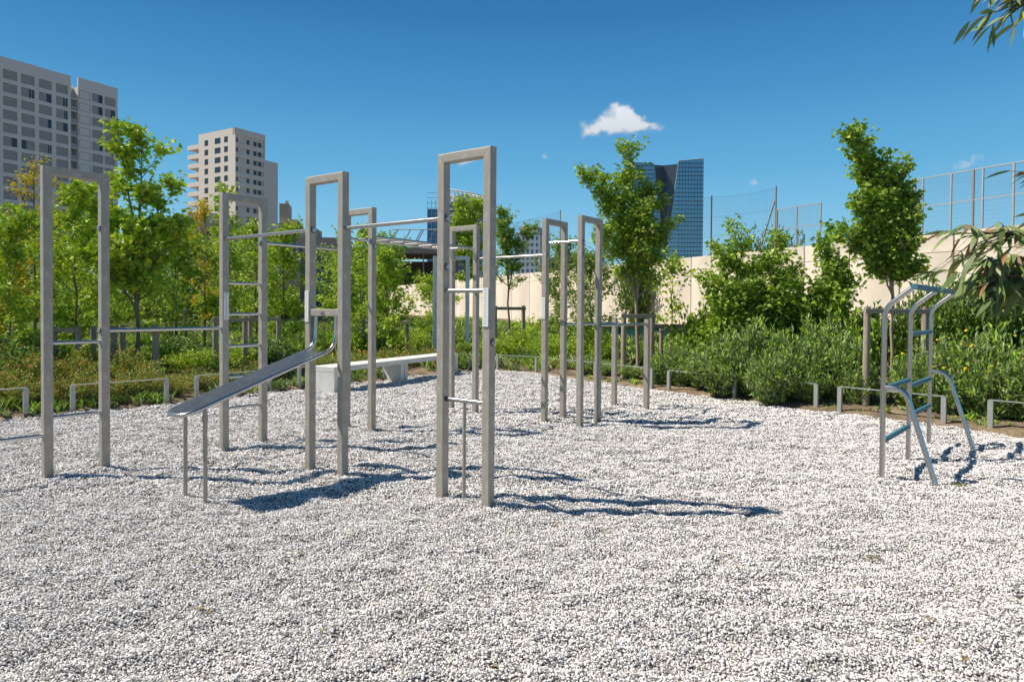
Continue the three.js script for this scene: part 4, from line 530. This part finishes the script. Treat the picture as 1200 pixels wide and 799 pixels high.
// --- eucalyptus on the right: its trunk stands outside the picture, its sprays hang into it
{
  const R = rng(9), base = [3.35, -2.9], t = thing('eucalyptus_tree', 'eucalyptus with long drooping grey-green leaves hanging over the dip station', 'tree', [base[0], 0, base[1]]), wd = new Wood(), lv = { p: [], c: [], i: [] };
  const loc = (px, py, Z) => { const p = atZ(px, py, Z); return new V3(p.x - base[0], p.y, p.z - base[1]); };
  wd.limb([new V3(0, -.2, 0), new V3(.05, 1, .03), new V3(-.02, 2, 0), new V3(.06, 3.1, .05), new V3(0, 4.2, 0)], .075, .02, 8);
  const leaf = (b, ax, len, wid, col) => { // a sickle leaf of five stations
    const up = new V3((R() - .5) * 1.2, .6, (R() - .5) * 1.2), side = ax.clone().cross(up).normalize(), n = side.clone().cross(ax), k = lv.p.length / 3, cv = (R() - .5) * .35; const W = [.12, .75, 1, .7, .05];
    for (let j = 0; j < 5; j++) { const u = j / 4, c = b.clone().addScaledVector(ax, len * u).addScaledVector(side, cv * len * u * u).add(new V3(0, -len * .22 * u * u, 0)), h = wid * W[j] / 2; for (const s of [-1, 1]) { const q = c.clone().addScaledVector(side, s * h).addScaledVector(n, h * .35); lv.p.push(q.x, q.y, q.z); lv.c.push(col[0], col[1], col[2]); } if (j) { const m = k + j * 2; lv.i.push(m - 2, m - 1, m, m - 1, m + 1, m); } }
  };
  const bough = (from, via, to, n, droop, side) => {
    const cv = new THREE.CatmullRomCurve3([from, via, to]); wd.limb(cv.getPoints(8), .016, .004, 5);
    for (let k = 0; k < n; k++) { const u = .35 + .65 * Math.pow((k + R()) / n, .8), p = cv.getPoint(Math.min(u, 1)), d = cv.getTangent(Math.min(u, 1)), td = new V3(d.x + (R() - .5) * 1.3, (R() - .55) * 1.1, d.z + (R() - .5) * 1.3).normalize(), e = p.clone().addScaledVector(td, .1 + .12 * R()); e.y -= .03; wd.limb([p, e], .0025, .0012, 3); for (let q = 0; q < 9; q++) { const f = R(), b = p.clone().lerp(e, f), ax = new V3(td.x * .7 + (R() - .5) * 1.2, -droop * (.35 + R()) + .25, td.z * .7 + (R() - .5) * 1.2).normalize(); leaf(b, ax, (.062 + .045 * R()), .015 + .009 * R(), tint(R, PAL.euc, .35)); } }
  };
  bough(new V3(.0, 1.75, 0), loc(1290, 270, 2.75), loc(1142, 274, 2.55), 24, .5); bough(new V3(0, 1.6, 0), loc(1280, 300, 2.7), loc(1160, 306, 2.5), 34, .9); bough(new V3(0, 1.5, 0), loc(1290, 330, 2.6), loc(1172, 322, 2.45), 28, 1.1);
  bough(new V3(.03, 2.7, .02), loc(1330, -40, 2.7), loc(1196, 4, 2.5), 26, .9); bough(new V3(.03, 2.9, .02), loc(1330, -60, 2.8), loc(1192, -22, 2.6), 24, .9); bough(new V3(.02, 2.1, 0), loc(1340, 190, 2.7), loc(1222, 208, 2.55), 8, .5);
  for (let k = 0; k < 6; k++) bough(new V3(.02, 2.6 + k * .25, 0), new V3(.4 * Math.cos(k * 1.1 - .8) + .2, 3.2 + k * .2, .4 * Math.sin(k * 1.1 - .8)), new V3(.9 * Math.cos(k * 1.1 - .8) + .45, 3.1 + k * .25, .9 * Math.sin(k * 1.1 - .8)), 10, .9);
  const g = new THREE.BufferGeometry(); g.setAttribute('position', new THREE.Float32BufferAttribute(lv.p, 3)); g.setAttribute('color', new THREE.Float32BufferAttribute(lv.c, 3)); g.setIndex(lv.i); g.computeVertexNormals(); part('trunk', wd.geo(), M.bark, t); part('crown', g, leafMat(.3, .45), t);
}
// --- ground cover, dry leaves, weeds
{
  const R = rng(41), lvA = new Leaves(); for (let k = 0; k < 16; k++) { const a = R() * 6.28, ax = new V3(Math.cos(a) * .7, .5 + R() * .7, Math.sin(a) * .7).normalize(), nr = new V3(-ax.x, 1, -ax.z); nr.addScaledVector(ax, -nr.dot(ax)).normalize(); lvA.add(new V3((R() - .5) * .16, 0, (R() - .5) * .16), ax, nr, .07 + .1 * R(), .02 + .025 * R(), [1, 1, 1]); }
  const spots = []; for (let k = 0; k < 90000 && spots.length < 17000; k++) { const Z = 8 + R() * 34, x = (R() - .5) * 1.75 * Z, d = distOut(x, Z); if (d < .12 || d > 22) continue; if (x > 0 && d < .9 && R() < .75) continue; if (vn(x * .9, Z * .9, 6) < .3 + (x > 0 ? .1 : 0)) continue; spots.push([x, Z]); }
  const im = new THREE.InstancedMesh(lvA.geo(), new THREE.MeshPhysicalMaterial({ color: 0xffffff, roughness: .7, transmission: .3, thickness: 0, side: THREE.DoubleSide }), spots.length), m4 = new THREE.Matrix4(), q = new THREE.Quaternion(), col = new THREE.Color(); im.name = 'ground_cover';
  spots.forEach(([x, Z], i) => { const s = (.7 + 1.5 * R() * R()) * (Z > 26 ? 2.4 : Z > 16 ? 1.7 : x > 0 ? .6 : 1); im.setMatrixAt(i, m4.compose(new V3(x, soilY(x, Z) - .01, -Z), q.setFromEuler(new THREE.Euler(0, R() * 6.28, 0)), new V3(s, s * (.7 + .6 * R()), s))); const c = tint(R, R() < .5 ? PAL.grass : PAL.maple, .4); im.setColorAt(i, col.setRGB(...c)); });
  im.castShadow = im.receiveShadow = true; im.userData = { kind: 'stuff', label: 'low green ground cover growing in the planting beds', category: 'ground cover' }; scene.add(im);
  for (const [px, py, s, label] of [[1126, 572, 1.0, 'small flat weed in the gravel beside the dip arm foot'], [1023, 652, .7, 'small dry weed tuft alone on the open gravel']]) { const p = ground(px, py), l2 = new Leaves(); for (let k = 0; k < 34; k++) { const a = R() * 6.28, ax = new V3(Math.cos(a), .15 + .35 * R(), Math.sin(a) * .8).normalize(), nr = new V3(-ax.x * .4, 1, -ax.z * .4).normalize(); l2.add(new V3((R() - .5) * .12, .0, (R() - .5) * .08), ax, nr, .03 + .05 * R(), .009, tint(R, R() < .6 ? [[.16, .14, .06], [.11, .10, .045]] : PAL.sage, .3)); } const m = single('gravel_weed', l2.geo(), M.leafDull, label, 'weed'); m.position.set(p.x, gravelY(p.x, p.z) + .005, p.z); m.scale.setScalar(s); }
}
{ // white steel portal behind the far end of the bench
  const a = atZ(510, 300, 19.5), b = atZ(548, 300, 19.5), o = thing('white_portal', 'slim white steel portal frame behind the bench and the nearest frame', 'portal frame', [a.x, 0, a.z]), m = std({ color: lin(.62, .66, .66), roughness: .5 }), h = a.y, w = b.x - a.x;
  part('post', beam(.11, h + .3).rotateX(-Math.PI / 2).translate(0, -.3, 0), m, o); part('post', beam(.11, h + .3).rotateX(-Math.PI / 2).translate(w, -.3, 0), m, o); part('lintel', box(w - .112, .1, .1, w / 2, h - .055, 0), m, o);
}
{ // a few dry leaves blown over the gravel
  const R = rng(88), lv = new Leaves(); lv.add(new V3(0, 0, 0), new V3(1, 0, 0), new V3(0, 1, 0), .045, .022, [1, 1, 1], .3);
  const im = new THREE.InstancedMesh(lv.geo(), std({ color: 0xffffff, roughness: .9, side: THREE.DoubleSide }), 130), q = new THREE.Quaternion(), m4 = new THREE.Matrix4(), col = new THREE.Color(); im.name = 'dry_leaves';
  for (let i = 0; i < 130; i++) { let x, Z; do { Z = 2.8 + 13 * Math.pow(R(), 1.2); x = (R() - .5) * 1.5 * Z; } while (distOut(x, Z) > -.1); const s = .5 + .7 * R(); im.setMatrixAt(i, m4.compose(new V3(x, gravelY(x, -Z) + .007, -Z), q.setFromEuler(new THREE.Euler((R() - .5) * .6, R() * 6.28, (R() - .5) * .6)), new V3(s, s, s))); const t = R(); im.setColorAt(i, t < .6 ? col.setRGB(.30, .21, .10) : t < .85 ? col.setRGB(.18, .12, .07) : col.setRGB(.22, .26, .05)); }
  im.castShadow = im.receiveShadow = true; im.userData = { kind: 'stuff', label: 'small dry leaves scattered over the gravel', category: 'leaf litter' }; scene.add(im);
}
// ------------------------------------------------------------------ wooden tree stakes
{
  const stakes = (label, posts, H, r, planks, group) => { // posts: [x, Z]; planks: index pairs
    const [x0, z0] = posts[0], y0 = soilY(x0, z0), o = thing('tree_stakes', label, 'tree stakes', [x0, y0, -z0], 0, group);
    posts.forEach(([x, z], i) => part('post', new THREE.CylinderGeometry(r, r * 1.06, H + .4, 12).translate(x - x0, (H - .4) / 2 + (i % 2) * .015, -(z - z0)), M.wood, o));
    for (const [i, j] of planks) { const [ax, az] = posts[i], [bx, bz] = posts[j], l = Math.hypot(bx - ax, bz - az); part('crossbar', new RoundedBoxGeometry(l + r * 2.6, r * 1.5, r * .7, 1, .005).rotateY(Math.atan2(bz - az, bx - ax)).translate((ax + bx) / 2 - x0, H - r * 1.3, -((az + bz) / 2 - z0) + r * 1.2), M.wood, o); }
  };
  const at = (px, Z) => { const p = atZ(px, 400, Z); return [p.x, Z]; };
  stakes('two round wooden stakes with a crossbar holding the dark maple', [at(1016, 10.45), at(1084, 10.6)], 1.5, .048, [[0, 1]]);
  stakes('two wooden stakes with a crossbar holding the tall feathery tree', [at(731, 14.4), at(764, 14.5)], 1.36, .055, [[0, 1]]);
  stakes('short wooden stakes round the spindly sapling', [at(775, 16.2), at(797, 16.4), at(801, 16.9)], .98, .045, [[0, 1]]);
  stakes('wooden stakes with a long crossbar round the slim tree by the far corner', [at(580, 24), at(613, 24)], 1.4, .07, [[0, 1]]);
  stakes('wooden stake frame round the tall open-crowned tree, left bed', [at(133, 13.4), at(182, 13.3), at(143, 14.3)], 1.02, .058, [[0, 1]]);
  stakes('wooden stake frame at the end of the left bed seen through the nearest frame', [at(63, 13.2), at(91, 13.0), at(109, 13.7)], 1.0, .05, [[0, 1]]);
  stakes('pair of thin wooden stakes far back beyond the low horizontal bar', [at(194, 18.7), at(217, 18.8), at(206, 19.2)], 1.2, .05, [[0, 1]]);
  stakes('wooden stakes with a crossbar just behind the ladder frame', [at(252, 14.6), at(287, 15.5), at(293, 16.2), at(326, 16.6)], 1.2, .055, [[0, 1], [2, 3]]);
  stakes('row of wooden stakes behind the bench below the graffiti', [at(426, 19.5), at(440, 19.3), at(455, 19.5), at(477, 19.4)], 1.05, .05, [[0, 1], [2, 3]]);
}
//@@NEXT
renderer.render(scene, camera);
